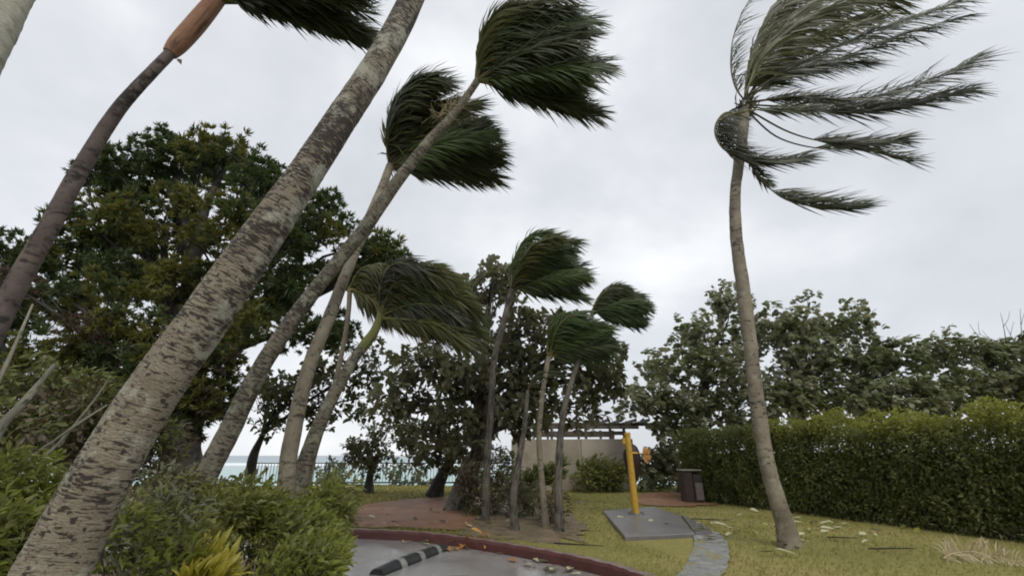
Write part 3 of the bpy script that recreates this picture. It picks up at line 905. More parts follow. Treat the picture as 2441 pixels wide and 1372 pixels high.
mb = MB(); mb.box(tp + Vector((-wpost - 0.03, 0, 0)), (0.07, 0.1, 0.16), bev=0.01); mb.build('side_bracket', M['yellow'], root)
tp = pb + axis * 0.745
mb = MB(); mb.tube([tp + Vector((wpost * 0.6, 0.0, 0)), tp + Vector((wpost + 0.12, 0.0, 0))], [0.03, 0.025], 8); mb.build('peg', M['yellow'], root)

# dark padded bag hung behind the post: round shoulder, body tapering downwards
bc = [(1500, 1057, 8), (1503, 1066, 30), (1505, 1080, 40), (1508, 1095, 40), (1509, 1115, 35), (1509, 1135, 26), (1509, 1150, 14), (1509, 1155, 4)]
BY = pb.y + 0.26
bp = [(P(x, y, BY), mpx(P(x, y, BY), w) / 2) for x, y, w in bc]
bcur = catmull(bp, 4)
root2 = empty('hanging_bag', bp[-1][0], 'dark maroon padded bag hanging behind the yellow post', 'bag')
mb = MB(); mb.tube([p for p, _ in bcur], [max(r, .01) for _, r in bcur], 16, bump=lambda acc, a: 1 + 0.04 * math.sin(a * 3 + acc * 5)); mb.build('body', M['black_pad'], root2, smooth=True)
mb = MB(); mb.tube([bp[0][0], bp[0][0].lerp(pb + axis * 0.95, 0.5) + Vector((0, 0, 0.06)), pb + axis * 0.95 + Vector((0, wpost, 0))], [0.015, 0.012, 0.012], 6); mb.build('strap', M['black_pad'], root2, smooth=True)
mb = MB()
cen = P(1540, 1082, BY - 0.05)
root3 = empty('orange_tag', cen, 'small frayed orange flag beside the yellow post', 'flag')
tp = pb + axis * 0.745
mb.tube([tp + Vector((wpost + 0.1, 0.02, 0)), cen + Vector((-0.03, 0, 0.02))], [0.012, 0.01], 6); mb.build('cord', M['orange'], root3)
mb = MB()
for i in range(9):
    a = R(-70 + i * 17)
    d = Vector((math.cos(a), random.uniform(-.3, .3), math.sin(a) * 0.8))
    leaf(mb, cen + Vector((-0.1, 0, 0)), d, Vector((0, -1, 0.2)) + rv(.3), 0.26, 0.08, 0.1, 'broad')
mb.build('cloth', M['leaf_orange'], root3)

# litter bin
bb = G(1654, 1197, LAWN_Z)
root = empty('litter_bin', bb, 'dark red-brown litter bin with grey front panel by the hedge end', 'bin')
bw, bh = mpx(bb, 44), P(1654, 1121, bb.y).z - LAWN_Z
mb = MB(); mb.box(bb + Vector((-bw * .22, 0.1, bh / 2)), (bw * 0.5, 0.5, bh), bev=0.02); mb.build('cabinet', M['bin'], root)
mb = MB(); mb.box(bb + Vector((bw * .26, 0.06, bh * 0.46)), (bw * 0.5, 0.52, bh * 0.86), bev=0.02); mb.build('body', M['bin'], root)
mb = MB(); mb.box(bb + Vector((bw * .27, -0.21, bh * 0.36)), (bw * 0.40, 0.03, bh * 0.52), bev=0.008); mb.build('front_panel', M['bin_panel'], root)
mb = MB(); mb.box(bb + Vector((bw * .27, -0.203, bh * 0.76)), (bw * 0.34, 0.02, bh * 0.14), bev=0.006); mb.build('flap', M['rubber'], root)
mb = MB(); mb.box(bb + Vector((0, 0.08, bh + 0.02)), (bw * 1.06, 0.6, 0.045), bev=0.012); mb.build('lid', M['bin_lid'], root)
for sx in (-0.4, 0.4):
    mb = MB(); mb.box(bb + Vector((bw * sx, 0.05, 0.0)), (0.06, 0.4, 0.06)); mb.build('foot', M['steel'], root)

# wheel stop: domed rubber bar, dark and pale segments
wa, wb = G(897, 1370, 0), G(1058, 1308, 0)
wd = (wb - wa); wlen = wd.length; wd.normalize(); wsd = Vector((-wd.y, wd.x, 0))
root = empty('wheel_stop', (wa + wb) / 2, 'black rubber wheel stop with pale bands on the wet parking', 'wheel stop')
segs = [(0.0, 0.235, 0), (0.235, 0.315, 1), (0.315, 0.52, 0), (0.52, 0.59, 1), (0.59, 0.80, 0), (0.80, 0.865, 1), (0.865, 1.0, 0)]
prof = [(-0.125, 0.0), (-0.118, 0.035), (-0.075, 0.095), (-0.03, 0.115), (0.03, 0.115), (0.075, 0.095), (0.118, 0.035), (0.125, 0.0)]
for (t0, t1, w) in segs:
    mb = MB(); vs = []
    k = 0.97 if w else 1.0
    for t in (t0 + 0.002, t1 - 0.002):
        c = wa + wd * (wlen * t)
        e_ = 0.0
        for (a, z) in prof:
            zz = z * k * (0.7 if (t < 0.01 or t > 0.99) else 1)
            vs.append(c + wsd * a * k + Vector((0, 0, zz)))
    q = len(prof)
    fs = [(i, q + i, q + i + 1, i + 1) for i in range(q - 1)] + [tuple(range(q)), tuple(range(2 * q - 1, q - 1, -1))]
    mb.add(vs, fs); mb.build('band' if w else 'segment', M['white_band' if w else 'rubber'], root)

# ------------------------------------------------------------------ palms
def palm(name, label, pts, bark, to_ground=False, rough=0.02, ring=0.09, seed=0, group='storm-blown palms', n=22, flare=0.3):
    cv = trunk_curve(pts, to_ground)
    root = empty(name, cv[0][0], label, 'palm tree', group)
    palm_trunk(root, cv, bark, rough, ring, n, seed, flare=flare)
    return root, cv

# A: the thick spotted trunk that crosses the picture
root, cv = palm('coconut_palm', 'thick leaning palm with pale dark-speckled trunk crossing the left foreground', [
    (70, 1480, 2.35, 186), (157, 1300, 2.4, 168), (243, 1130, 2.42, 148), (321, 1000, 2.45, 134), (410, 868, 2.48, 124), (507, 735, 2.5, 116), (632, 552, 2.5, 102),
    (704, 450, 2.52, 90), (774, 343, 2.53, 82), (838, 248, 2.55, 76), (915, 128, 2.6, 69), (980, 0, 2.65, 62), (1040, -150, 2.7, 54), (1085, -300, 2.75, 52)],
    M['trunk_pale'], True, 0.018, 0.05, 1, n=40)
blown_crown(root, cv[-1][0], 2.2, 12, 20, 110, M['frond_dark'], M['rachis'], wind=Vector((1, 0.1, 0.35)), seed=11, nleaf=60)

# B: left palm with the orange sheath
root, cv = palm('coconut_palm', 'slender reddish brown palm curving up to an orange sheath at top left', [
    (-120, 1010, 4.1, 66), (-20, 800, 4.15, 62), (50, 660, 4.2, 60), (118, 540, 4.2, 55), (180, 425, 4.2, 49), (272, 275, 4.2, 41), (340, 195, 4.2, 35), (415, 118, 4.25, 31)],
    M['trunk_red'], True, 0.015, 0.16, 2)
mb = MB(); sh = catmull([(P(x, y, 4.25), mpx(P(x, y, 4.25), w) / 2) for x, y, w in ((405, 128, 30), (425, 105, 40), (465, 60, 42), (505, 12, 38), (540, -30, 30))], 6)
mb.tube([p for p, _ in sh], [r for _, r in sh], 18); mb.build('crownshaft', M['shaft_orange'], root, smooth=True)
mb = MB(); q = P(425, 140, 4.2); leaf(mb, q, Vector((0.6, -0.2, -0.8)), Vector((0.5, -1, 0)), 0.14, 0.06); mb.build('torn_sheath', M['leaf_brown'], root)
bc_ = sh[-1][0]
blown_crown(root, P(530, -5, 4.25), 1.9, 32, -2, 60, M['frond_dark'], M['rachis_dark'], wind=Vector((1, 0.15, 0.0)), seed=12, nleaf=120, ll=(0.22, 0.5), lw=0.036, droop=0.09, ydev=0.7)

# C1 -> upper right crown
root, cv = palm('coconut_palm', 'leaning palm with lichened trunk reaching the highest middle crown', [
    (400, 1360, 6.2, 62), (470, 1180, 6.2, 58), (545, 1030, 6.25, 52), (620, 880, 6.3, 44), (710, 745, 6.4, 38), (795, 635, 6.5, 34), (865, 550, 6.5, 34),
    (945, 435, 6.5, 30), (1020, 340, 6.45, 25), (1075, 280, 6.4, 21), (1118, 222, 6.4, 18), (1138, 192, 6.4, 18)], M['trunk_mid'], True, 0.025, 0.08, 3)
c = cv[-1][0]
blown_crown(root, c, 2.3, 40, -8, 92, M['frond_dark'], M['rachis_dark'], seed=13, nleaf=140, ll=(0.28, 0.6), lw=0.036, ydev=0.65, bend=0.8, mats=[M['frond_dark'], M['frond_green'], M['frond_dark'], M['frond_olive']])

# C2 -> middle crown
root, cv = palm('coconut_palm', 'upright grey palm whose crown is crossed by a neighbouring trunk', [
    (670, 1330, 6.7, 48), (678, 1200, 6.7, 45), (693, 1060, 6.75, 41), (735, 880, 6.8, 35), (785, 755, 7.0, 30), (830, 640, 7.2, 26), (878, 525, 7.4, 24), (910, 450, 7.6, 22), (930, 395, 7.8, 20)],
    M['trunk_smooth'], True, 0.02, 0.1, 4)
c = cv[-1][0]
blown_crown(root, c, 2.12, 46, 4, 112, M['frond_dark'], M['rachis_dark'], seed=14, nleaf=140, ll=(0.32, 0.72), lw=0.042, ydev=0.5, bend=0.66, hold=1.3, mats=[M['frond_dark'], M['frond_green'], M['frond_olive'], M['frond_dark']])
# old flower stalks in the crown
for k in range(5):
    a = P(1040 + k * 12, 278 - k * 8, 6.35)
    mb = MB()
    for j in range(16):
        mb.tube(tube_path(a + rv(.04), a + Vector((random.uniform(-.25, .35), random.uniform(-.1, .3), random.uniform(-.3, .3))), 0.15, 4), [0.007, 0.006, 0.005, 0.004, 0.003], 5, cap=False)
    mb.build('flower_stalk', M['frond_dry'] if k % 2 else M['rachis'], root)

# C3 -> low crown E
root, cv = palm('coconut_palm', 'curved palm with green sheath and tousled crown at mid height', [
    (690, 1330, 7.3, 46), (708, 1190, 7.3, 42), (735, 1080, 7.4, 38), (785, 960, 7.5, 32), (835, 870, 7.7, 25), (862, 832, 7.8, 22)], M['trunk_mid'], True, 0.02, 0.1, 5)
sh = catmull([(P(x, y, 7.85), mpx(P(x, y, 7.85), w) / 2) for x, y, w in ((855, 840, 22), (872, 818, 26), (892, 790, 22), (905, 755, 16), (908, 735, 13))], 6)
mb = MB(); mb.tube([p for p, _ in sh], [r for _, r in sh], 14); mb.build('crownshaft', M['shaft_green'], root, smooth=True)
c = P(906, 752, 7.85)
blown_crown(root, c, 1.75, 34, -12, 88, M['frond_olive'], M['rachis'], wind=Vector((1, 0.1, -0.28)), rand=.4, seed=15, nleaf=120, ll=(0.25, 0.55), lw=0.034, ydev=0.6, bend=0.95, droop=0.22, mats=[M['frond_olive'], M['frond_grey'], M['frond_green'], M['frond_olive']])

# small olive palm behind, only its crown clears the trunks
root, cv = palm('coconut_palm', 'yellow green palm crown half hidden behind the two crossing trunks', [
    (715, 1290, 9.0, 18), (745, 1100, 9.0, 15), (795, 930, 9.0, 13), (826, 780, 9.0, 12), (834, 690, 9.0, 12)], M['trunk_smooth'], True, 0.02, 0.1, 6)
blown_crown(root, cv[-1][0], 1.05, 14, -40, 75, M['frond_olive'], M['rachis'], wind=Vector((0.9, 0.1, -0.45)), seed=16, nleaf=70, ll=(0.25, 0.5), lw=0.045, ydev=0.6, droop=0.25)

# G, H, I: slim palms of the clump in the middle distance
root, cv = palm('slim_palm', 'tallest slim palm of the middle clump, crown torn flat by wind', [
    (1158, 1240, 11.6, 19), (1160, 1120, 11.6, 17), (1170, 980, 11.6, 16), (1178, 860, 11.6, 15), (1203, 760, 11.5, 15), (1219, 690, 11.5, 15)], M['bark_grey'], True, 0.02, 0.1, 7, group='slim palms in the middle clump')
blown_crown(root, cv[-1][0], 2.05, 28, 4, 100, M['frond_green'], M['rachis_dark'], wind=Vector((1, 0.1, 0.0)), seed=17, nleaf=110, ll=(0.3, 0.6), lw=0.042, ydev=0.7, bend=0.72, mats=[M['frond_green'], M['frond_dark'], M['frond_green'], M['frond_olive']])
root, cv = palm('slim_palm', 'slim palm with low green crown in front of the wall', [
    (1302, 1262, 10.6, 18), (1292, 1150, 10.6, 15), (1285, 1040, 10.6, 13), (1292, 950, 10.6, 12), (1302, 880, 10.6, 12), (1308, 850, 10.6, 12)], M['trunk_smooth'], True, 0.02, 0.1, 8, group='slim palms in the middle clump')
blown_crown(root, cv[-1][0], 1.45, 24, 8, 95, M['frond_green'], M['rachis'], wind=Vector((1, 0.1, 0.05)), seed=18, nleaf=80, ll=(0.28, 0.55), lw=0.05, ydev=0.6, bend=0.75, mats=[M['frond_green'], M['frond_dark'], M['frond_green']])
root, cv = palm('slim_palm', 'dark-barked slim palm forking right to the outermost small crown', [
    (1334, 1266, 10.2, 22), (1331, 1150, 10.25, 19), (1336, 1040, 10.3, 16), (1348, 960, 10.4, 14), (1372, 880, 10.6, 12), (1400, 800, 10.8, 11), (1412, 745, 10.9, 10)], M['bark_grey'], True, 0.03, 0.1, 9, group='slim palms in the middle clump')
blown_crown(root, cv[-1][0], 1.25, 20, -16, 70, M['frond_dark'], M['rachis_dark'], wind=Vector((1, 0.1, -0.02)), seed=19, nleaf=80, ll=(0.25, 0.5), lw=0.05, ydev=0.6, bend=0.8, mats=[M['frond_dark'], M['frond_green']])
root, cv = palm('slim_palm', 'bare grey palm stem standing in the litter near the kerb', [
    (1228, 1262, 10.4, 22), (1224, 1190, 10.4, 17), (1236, 1100, 10.4, 15), (1250, 1020, 10.5, 12), (1258, 930, 10.6, 8)], M['bark_grey'], True, 0.03, 0.1, 10, group='slim palms in the middle clump')
frond(root, [cv[-1][0], cv[-1][0] + Vector((.2, 0, .35)), cv[-1][0] + Vector((.7, .1, .4))], M['frond_dark'], M['rachis_dark'], 40, (.15, .35), seed=4)

# F: the lone palm on the lawn, fronds traced one by one
FYB = 8.46
root, cv = palm('lawn_palm', 'lone tall palm on the lawn with fronds streaming right', [
    (1884, 1308, FYB, 50), (1872, 1250, FYB, 44), (1855, 1200, FYB, 41), (1828, 1100, FYB + .05, 39), (1811, 1000, FYB + .1, 38), (1797, 900, FYB + .1, 36), (1786, 800, FYB + .1, 35), (1770, 680, FYB + .15, 34), (1755, 560, FYB + .2, 30),
    (1752, 470, FYB + .2, 27), (1760, 400, FYB + .2, 26), (1770, 320, FYB + .2, 26), (1777, 255, FYB + .2, 24)], M['trunk_smooth'], False, 0.03, 0.12, 21, n=28, flare=0.30)
Yc = FYB + 0.2
def fr(px_pts, y0, y1, **kw):
    n_ = len(px_pts)
    pts = [P(x, y, Yc + y0 + (y1 - y0) * (i / (n_ - 1))) for i, (x, y) in enumerate(px_pts)]
    frond(root, pts, kw.pop('lm', M['frond_dark']), kw.pop('rm', M['rachis_dark']), **kw)
UPW = Vector((1, 0.05, 0.28)); FLAT = Vector((1, 0.05, 0.0)); DNW = Vector((1, 0.05, -0.18))
fr([(1775, 240), (1752, 205), (1742, 150), (1752, 75), (1790, -5), (1860, -80)], -.1, -.3, nleaf=94, ll=(0.30, 0.80), wind=Vector((0.9, 0, 0.45)), spread=.25, thin=.7, lw=0.024, seed=1, rr=.02)
fr([(1775, 235), (1782, 170), (1805, 90), (1850, 10), (1930, -60)], .3, .8, nleaf=162, ll=(0.60, 1.26), wind=UPW, spread=.5, lw=0.050, seed=2, lm=M['frond_olive'])
fr([(1778, 235), (1800, 160), (1850, 80), (1930, 10), (2040, -40)], .1, .5, nleaf=175, ll=(0.60, 1.26), wind=FLAT, spread=.5, lw=0.050, seed=3, lm=M['frond_olive'])
fr([(1776, 225), (1815, 140), (1875, 78), (1950, 30), (2060, -8), (2110, -12)], -.3, -.7, nleaf=162, ll=(0.54, 1.14), wind=DNW, spread=.45, lw=0.050, seed=4, rm=M['rachis'], lm=M['frond_olive'])
fr([(1785, 225), (1880, 165), (2010, 105), (2130, 58), (2230, 25), (2320, -15)], -.2, .1, nleaf=162, ll=(0.48, 1.00), wind=Vector((1, 0, 0.02)), spread=.38, lw=0.042, seed=5)
fr([(1785, 228), (1870, 185), (1970, 150), (2080, 110), (2170, 75), (2290, 40)], .2, .5, nleaf=148, ll=(0.48, 0.93), wind=DNW, spread=.4, lw=0.044, seed=6)
fr([(1785, 243), (1900, 232), (2040, 238), (2150, 212), (2240, 182), (2310, 150)], -.2, -.4, nleaf=148, ll=(0.54, 1.07), wind=UPW, spread=.36, lw=0.035, seed=8, lm=M['frond_grey'])
fr([(1785, 250), (1900, 256), (2010, 268), (2110, 258), (2220, 235), (2300, 215)], .1, .2, nleaf=148, ll=(0.48, 0.96), wind=Vector((1, 0, .12)), spread=.36, lw=0.037, seed=9, lm=M['frond_grey'])
fr([(1785, 262), (1870, 310), (1950, 335), (2040, 345), (2140, 335)], -.3, -.3, nleaf=101, ll=(0.41, 0.83), wind=UPW, spread=.3, lw=0.033, seed=10, start=.45, lm=M['frond_grey'])
fr([(1785, 268), (1850, 325), (1940, 352), (2050, 356), (2170, 385)], .2, .4, nleaf=81, ll=(0.36, 0.80), wind=UPW, spread=.3, lw=0.033, seed=11, start=.5, thin=.8)
fr([(1790, 285), (1735, 268), (1708, 292), (1706, 325), (1728, 358), (1775, 380), (1840, 388), (1900, 376)], -.45, -.35, nleaf=162, ll=(0.36, 0.80), wind=Vector((1, -.1, .1)), spread=.25, lw=0.033, seed=12, rm=M['rachis'], lm=M['frond_grey'], start=.2)
fr([(1778, 330), (1786, 385), (1822, 435), (1872, 475), (1945, 493), (2032, 499)], -.15, -.4, nleaf=94, ll=(0.36, 0.93), wind=Vector((1, 0, .38)), spread=.16, lw=0.031, seed=13, start=.48, lm=M['frond_dark'])
fr([(1778, 330), (1790, 390), (1822, 432)], -.1, -.2, nleaf=32, ll=(0.14, 0.40), wind=Vector((0.6, 0, -.2)), spread=.5, lw=0.044, seed=14, start=.4)
fr([(1770, 255), (1745, 262), (1718, 285), (1712, 310)], .25, .3, nleaf=54, ll=(0.36, 0.67), wind=FLAT, spread=.3, lw=0.033, seed=15, lm=M['frond_grey'])
fr([(1715, 288), (1745, 272), (1800, 262), (1850, 260), (1930, 266)], -.5, -.5, nleaf=48, ll=(0.36, 0.67), wind=FLAT, spread=.3, lw=0.033, seed=16, rm=M['rachis'], start=.5)
fr([(1776, 238), (1792, 165), (1830, 80), (1895, 0), (1990, -70)], .6, 1.1, nleaf=170, ll=(0.62, 1.12), wind=FLAT, spread=.5, lw=.055, seed=21, lm=M['frond_olive'])
fr([(1778, 236), (1825, 170), (1895, 115), (1980, 70), (2060, 40)], .4, .8, nleaf=150, ll=(0.53, 0.99), wind=FLAT, spread=.5, lw=.055, seed=22, lm=M['frond_dark'])
fr([(1780, 240), (1840, 195), (1920, 160), (2000, 150), (2060, 150)], -.1, -.2, nleaf=120, ll=(0.44, 0.86), wind=FLAT, spread=.45, lw=.045, seed=23, lm=M['frond_dark'])
fr([(1784, 246), (1860, 236), (1960, 245), (2060, 250), (2150, 240)], .4, .5, nleaf=120, ll=(0.45, 0.85), wind=Vector((1, 0, .1)), spread=.42, lw=.045, seed=24, lm=M['frond_dark'])
fr([(1780, 236), (1850, 150), (1940, 95), (2040, 60), (2130, 30)], .3, .5, nleaf=130, ll=(0.5, 0.9), wind=FLAT, spread=.5, lw=.05, seed=25, lm=M['frond_olive'])
mb = MB()
for k in range(26):
    a = random.uniform(0, 6.28); q = cv[-1][0] + Vector((0.1 * math.cos(a), 0.1 * math.sin(a), random.uniform(-.25, .05)))
    mb.tube(tube_path(q, q + Vector((random.uniform(-.25, .5), random.uniform(-.3, .3), random.uniform(-.1, .45))), .1, 3), [.035, .028, .02, .008], 6)
mb.build('boots', M['rachis_dark'], root, smooth=True)
# roots ring at the foot
# corner trunk, very near
root, cv = palm('coconut_palm', 'pale rough trunk edge filling the top left corner', [
    (-330, 790, 2.0, 190), (-200, 440, 2.0, 182), (-82, 165, 2.0, 174), (10, -32, 2.02, 168), (105, -230, 2.05, 160), (190, -420, 2.1, 150)], M['trunk_corner'], True, 0.02, 0.11, 22, n=40)
blown_crown(root, cv[-1][0], 1.8, 8, 30, 110, M['frond_dark'], M['rachis'], wind=Vector((1, 0.1, 0.6)), seed=31, nleaf=50)

# ------------------------------------------------------------------ trees
DK, OL, TB = ('tuft', 'leaf_big_dark'), ('tuft', 'leaf_big_olive'), ('tuft', 'leaf_brown')
tree('spreading_tree', 'big dark spreading tree behind the leaning palm trunks', [(425, 1185, 13.5, 120), (432, 1080, 13.5, 100), (440, 960, 13.5, 96), (450, 840, 13.4, 88), (455, 730, 13.3, 74)],
     [(300, 430, 13.5, 75, 55, 1.3, 22), (410, 390, 13.8, 85, 58, 1.4, 26), (540, 395, 13.6, 75, 65, 1.3, 24), (640, 450, 13.4, 80, 60, 1.3, 22), (760, 530, 13.2, 70, 75, 1.3, 20),
      (240, 540, 13.0, 90, 70, 1.4, 20), (400, 530, 12.8, 110, 80, 1.5, 26), (560, 560, 12.8, 110, 80, 1.5, 24), (700, 640, 13.0, 90, 75, 1.4, 18), (860, 640, 13.6, 60, 60, 1.1, 14),
      (170, 640, 13.2, 70, 60, 1.2, 12), (330, 660, 12.6, 90, 45, 1.2, 16), (480, 690, 12.8, 110, 60, 1.3, 16), (620, 770, 13.0, 90, 50, 1.2, 10), (930, 600, 14, 55, 40, 1.0, 10), (200, 720, 13.4, 90, 40, 1.1, 8), (760, 780, 13.4, 80, 60, 1.2, 12)],
     [[DK, DK, DK], [DK, DK], [DK, DK, OL], [DK, DK], [DK, OL], [DK, OL], [OL, DK, OL], [OL, DK]], M['bark_dark'], 0.72, 51, fork=0.55, limb_w=1.6, twigs=8)
tree('understory_tree', 'olive leaved small tree under the big dark crown, left of the thick trunk', [(150, 1160, 9.5, 44), (180, 1050, 9.5, 38), (230, 930, 9.4, 32), (270, 840, 9.4, 24)],
     [(290, 700, 9.5, 60, 32, .7, 10), (350, 790, 9.3, 60, 40, .7, 13), (250, 800, 9.3, 60, 40, .7, 10), (140, 850, 9.5, 80, 55, .8, 18), (300, 900, 9.2, 90, 55, .9, 20), (170, 720, 9.5, 22, 40, .5, 4), (450, 850, 9.4, 80, 60, .8, 14), (520, 860, 9.6, 60, 60, .8, 14), (470, 960, 9.6, 60, 60, .8, 14), (560, 780, 9.8, 60, 50, .8, 10), (540, 960, 10, 40, 50, .6, 8), (60, 700, 9.6, 50, 40, .7, 7)],
     [[OL, OL, DK], [OL, TB, DK], [TB, OL, DK]], M['bark_dark'], 0.44, 52, fork=0.5, twigs=6)
tree('edge_tree', 'dark bushy tree cut off by the left edge of the picture', [(-60, 1150, 11, 60), (-50, 1000, 11, 50), (-30, 850, 11, 40), (0, 700, 11, 32)],
     [(20, 590, 11.2, 70, 55, 1.0, 18), (-70, 620, 11.2, 90, 80, 1.2, 18), (-40, 800, 11, 100, 90, 1.2, 22), (20, 920, 10.8, 90, 60, 1.0, 18), (60, 760, 11.2, 40, 30, .7, 5)],
     [[DK, DK, OL], [DK]], M['bark_dark'], 0.55, 53, twigs=6)
AL = ('rosette', 'leaf_almond')
tree('sea_almond_tree', 'gnarled sea almond tree with dark rosettes in the middle clump', [(1092, 1222, 13.9, 56), (1100, 1180, 13.9, 46), (1125, 1110, 13.9, 42), (1150, 1050, 13.9, 36), (1165, 980, 13.9, 30), (1170, 900, 13.9, 22)],
     [(1170, 680, 14.2, 70, 55, 1.2, 26), (1090, 760, 14.2, 75, 60, 1.2, 22), (1220, 800, 14, 80, 70, 1.3, 30), (1000, 870, 14.0, 85, 60, 1.2, 28), (1110, 900, 13.6, 85, 60, 1.2, 30), (1250, 900, 13.8, 90, 70, 1.2, 34),
      (1400, 860, 14.0, 70, 70, 1.1, 24), (1430, 900, 14.2, 55, 45, .9, 14), (1340, 800, 14.3, 70, 60, 1.1, 18), (970, 960, 14.2, 60, 45, 1.0, 14), (1080, 1010, 13.6, 100, 55, 1.1, 30), (1230, 990, 13.8, 80, 40, 1.0, 18), (1370, 960, 13.9, 60, 50, .9, 14)],
     [[AL]], M['bark_grey'], 0.43, 54, fork=0.35, twigs=20, limb_w=1.0, shell=(0.3, 1.0), sway=0.22)
tree('sea_almond_tree', 'leaning shore tree with dark base beside the red earth', [(1036, 1184, 18.2, 34), (1046, 1150, 18.2, 28), (1066, 1110, 18.2, 24), (1090, 1060, 18.2, 20)],
     [(1010, 1050, 18.2, 70, 50, 1.2, 26), (1090, 1090, 18, 70, 40, 1.2, 24), (960, 1010, 18.3, 55, 45, 1.0, 16), (1130, 1030, 18.2, 60, 45, 1.0, 18)], [[AL]], M['bark_dark'], 0.42, 55, twigs=14, sway=0.22)
tree('sea_almond_tree', 'small round shore tree on the far lawn before the fence', [(878, 1176, 19.8, 24), (880, 1150, 19.8, 18), (884, 1120, 19.8, 14), (888, 1085, 19.8, 10)],
     [(870, 1050, 19.8, 42, 36, .9, 22), (905, 1080, 19.8, 36, 36, .8, 18), (845, 1080, 19.8, 28, 30, .7, 10), (880, 1110, 19.8, 45, 22, .8, 12)], [[AL]], M['bark_dark'], 0.30, 56, twigs=12, sway=0.2)
tree('sea_almond_tree', 'crooked little silhouette tree against the sea between the palm trunks', [(594, 1150, 17, 20), (602, 1090, 17, 22), (622, 1045, 17, 14), (640, 1005, 17, 10)],
     [(700, 950, 17, 50, 40, 1.0, 18), (790, 900, 17, 70, 55, 1.2, 28), (640, 930, 17.2, 55, 50, 1.0, 18), (850, 950, 17.3, 50, 40, 1.0, 10), (760, 990, 17, 55, 25, .9, 10), (640, 1010, 17, 35, 14, .6, 5), (880, 860, 17.3, 50, 45, 1.0, 14)], [[AL]], M['bark_dark'], 0.40, 57, twigs=14, sway=0.25, fork=.6)
SV, SE = ('blown', 'leaf_silver'), ('blown', 'leaf_sea')
tree('sea_hibiscus_tree', 'grey green wind-tossed tree behind the lone lawn palm', [(1640, 1180, 20.0, 46), (1642, 1110, 20.0, 38), (1650, 1040, 20, 30), (1665, 960, 20, 24), (1690, 860, 20, 16)],
     [(1730, 720, 20.4, 40, 60, 1.2, 18), (1650, 800, 20.3, 60, 55, 1.5, 20), (1790, 790, 20.2, 60, 60, 1.5, 24), (1575, 880, 20.2, 65, 45, 1.5, 18), (1700, 880, 19.8, 100, 60, 1.7, 40), (1540, 960, 20, 80, 50, 1.5, 28), (1650, 970, 19.6, 100, 55, 1.6, 34),
      (1790, 930, 19.8, 80, 70, 1.6, 30), (1600, 1040, 19.8, 80, 40, 1.4, 18), (1780, 1020, 19.5, 80, 40, 1.3, 22), (1560, 1110, 20.4, 50, 50, 1.0, 18), (1610, 1110, 20.6, 40, 55, 1.0, 12)],
     [[SV, SV, SE]], M['bark_grey'], 0.66, 58, fork=.4, twigs=14, sway=.18)
tree('sea_hibiscus_tree', 'pale leaved tree with bobbing top bunches right of the lone palm', [(1900, 1180, 19.5, 40), (1905, 1080, 19.5, 34), (1910, 980, 19.5, 28), (1920, 880, 19.5, 20)],
     [(1890, 790, 19.8, 70, 50, 1.4, 26), (1990, 800, 19.8, 60, 45, 1.4, 26), (1930, 870, 19.4, 90, 50, 1.5, 36), (2060, 860, 19.6, 60, 50, 1.4, 24), (1870, 950, 19.2, 80, 50, 1.4, 28), (1990, 950, 19.2, 90, 55, 1.4, 34), (1930, 720, 20, 20, 12, .3, 2), (2040, 750, 20, 25, 20, .4, 4)],
     [[SV, SE]], M['bark_grey'], 0.66, 59, fork=.4, twigs=12, sway=.18)
tree('sea_hibiscus_tree', 'deep green tree rising behind the tall hedge at right', [(2200, 1150, 17.5, 40), (2200, 1060, 17.5, 34), (2205, 960, 17.5, 28), (2210, 890, 17.5, 20)],
     [(2130, 870, 17.8, 70, 40, 1.3, 26), (2230, 845, 17.8, 80, 45, 1.4, 34), (2150, 940, 17.2, 90, 50, 1.4, 34), (2270, 930, 17.2, 90, 55, 1.4, 36), (2200, 990, 16.8, 120, 30, 1.3, 26), (2050, 980, 17.4, 60, 40, 1.2, 18)],
     [[SE, SE, SV]], M['bark_grey'], 0.60, 60, fork=.4, twigs=10)
tree('sea_hibiscus_tree', 'green tree with bare twigs at the right picture edge', [(2440, 1150, 16.5, 40), (2440, 1050, 16.5, 34), (2435, 950, 16.5, 26), (2430, 880, 16.5, 20)],
     [(2370, 850, 16.8, 60, 45, 1.2, 24), (2450, 840, 16.8, 70, 50, 1.3, 26), (2400, 920, 16.3, 80, 50, 1.3, 32), (2480, 930, 16.3, 70, 60, 1.3, 24), (2540, 860, 16.8, 70, 60, 1.3, 14)],
     [[SE, SV]], M['bark_grey'], 0.56, 61, fork=.4, twigs=14, sway=.2)
# bare twigs sticking out above that tree
rt = bpy.data.objects.get('sea_hibiscus_tree.003')
mb = MB()
for (a, b2) in (((2430, 840), (2395, 770)), ((2420, 830), (2320, 790)), ((2440, 830), (2432, 735)), ((2400, 830), (2385, 745)), ((2380, 840), (2310, 770))):
    q0, q1 = P(a[0], a[1], 16.6), P(b2[0], b2[1], 16.5)
    mb.tube(tube_path(q0, q1, .08, 5), [.02, .016, .012, .01, .008, .005], 5, cap=False)
    mb.tube(tube_path(q0.lerp(q1, .6), q1 + Vector((.5, .1, .1)), .1, 4), [.01, .008, .007, .006, .004], 5, cap=False)
mb.build('bare_twigs', M['bark_grey'], rt)

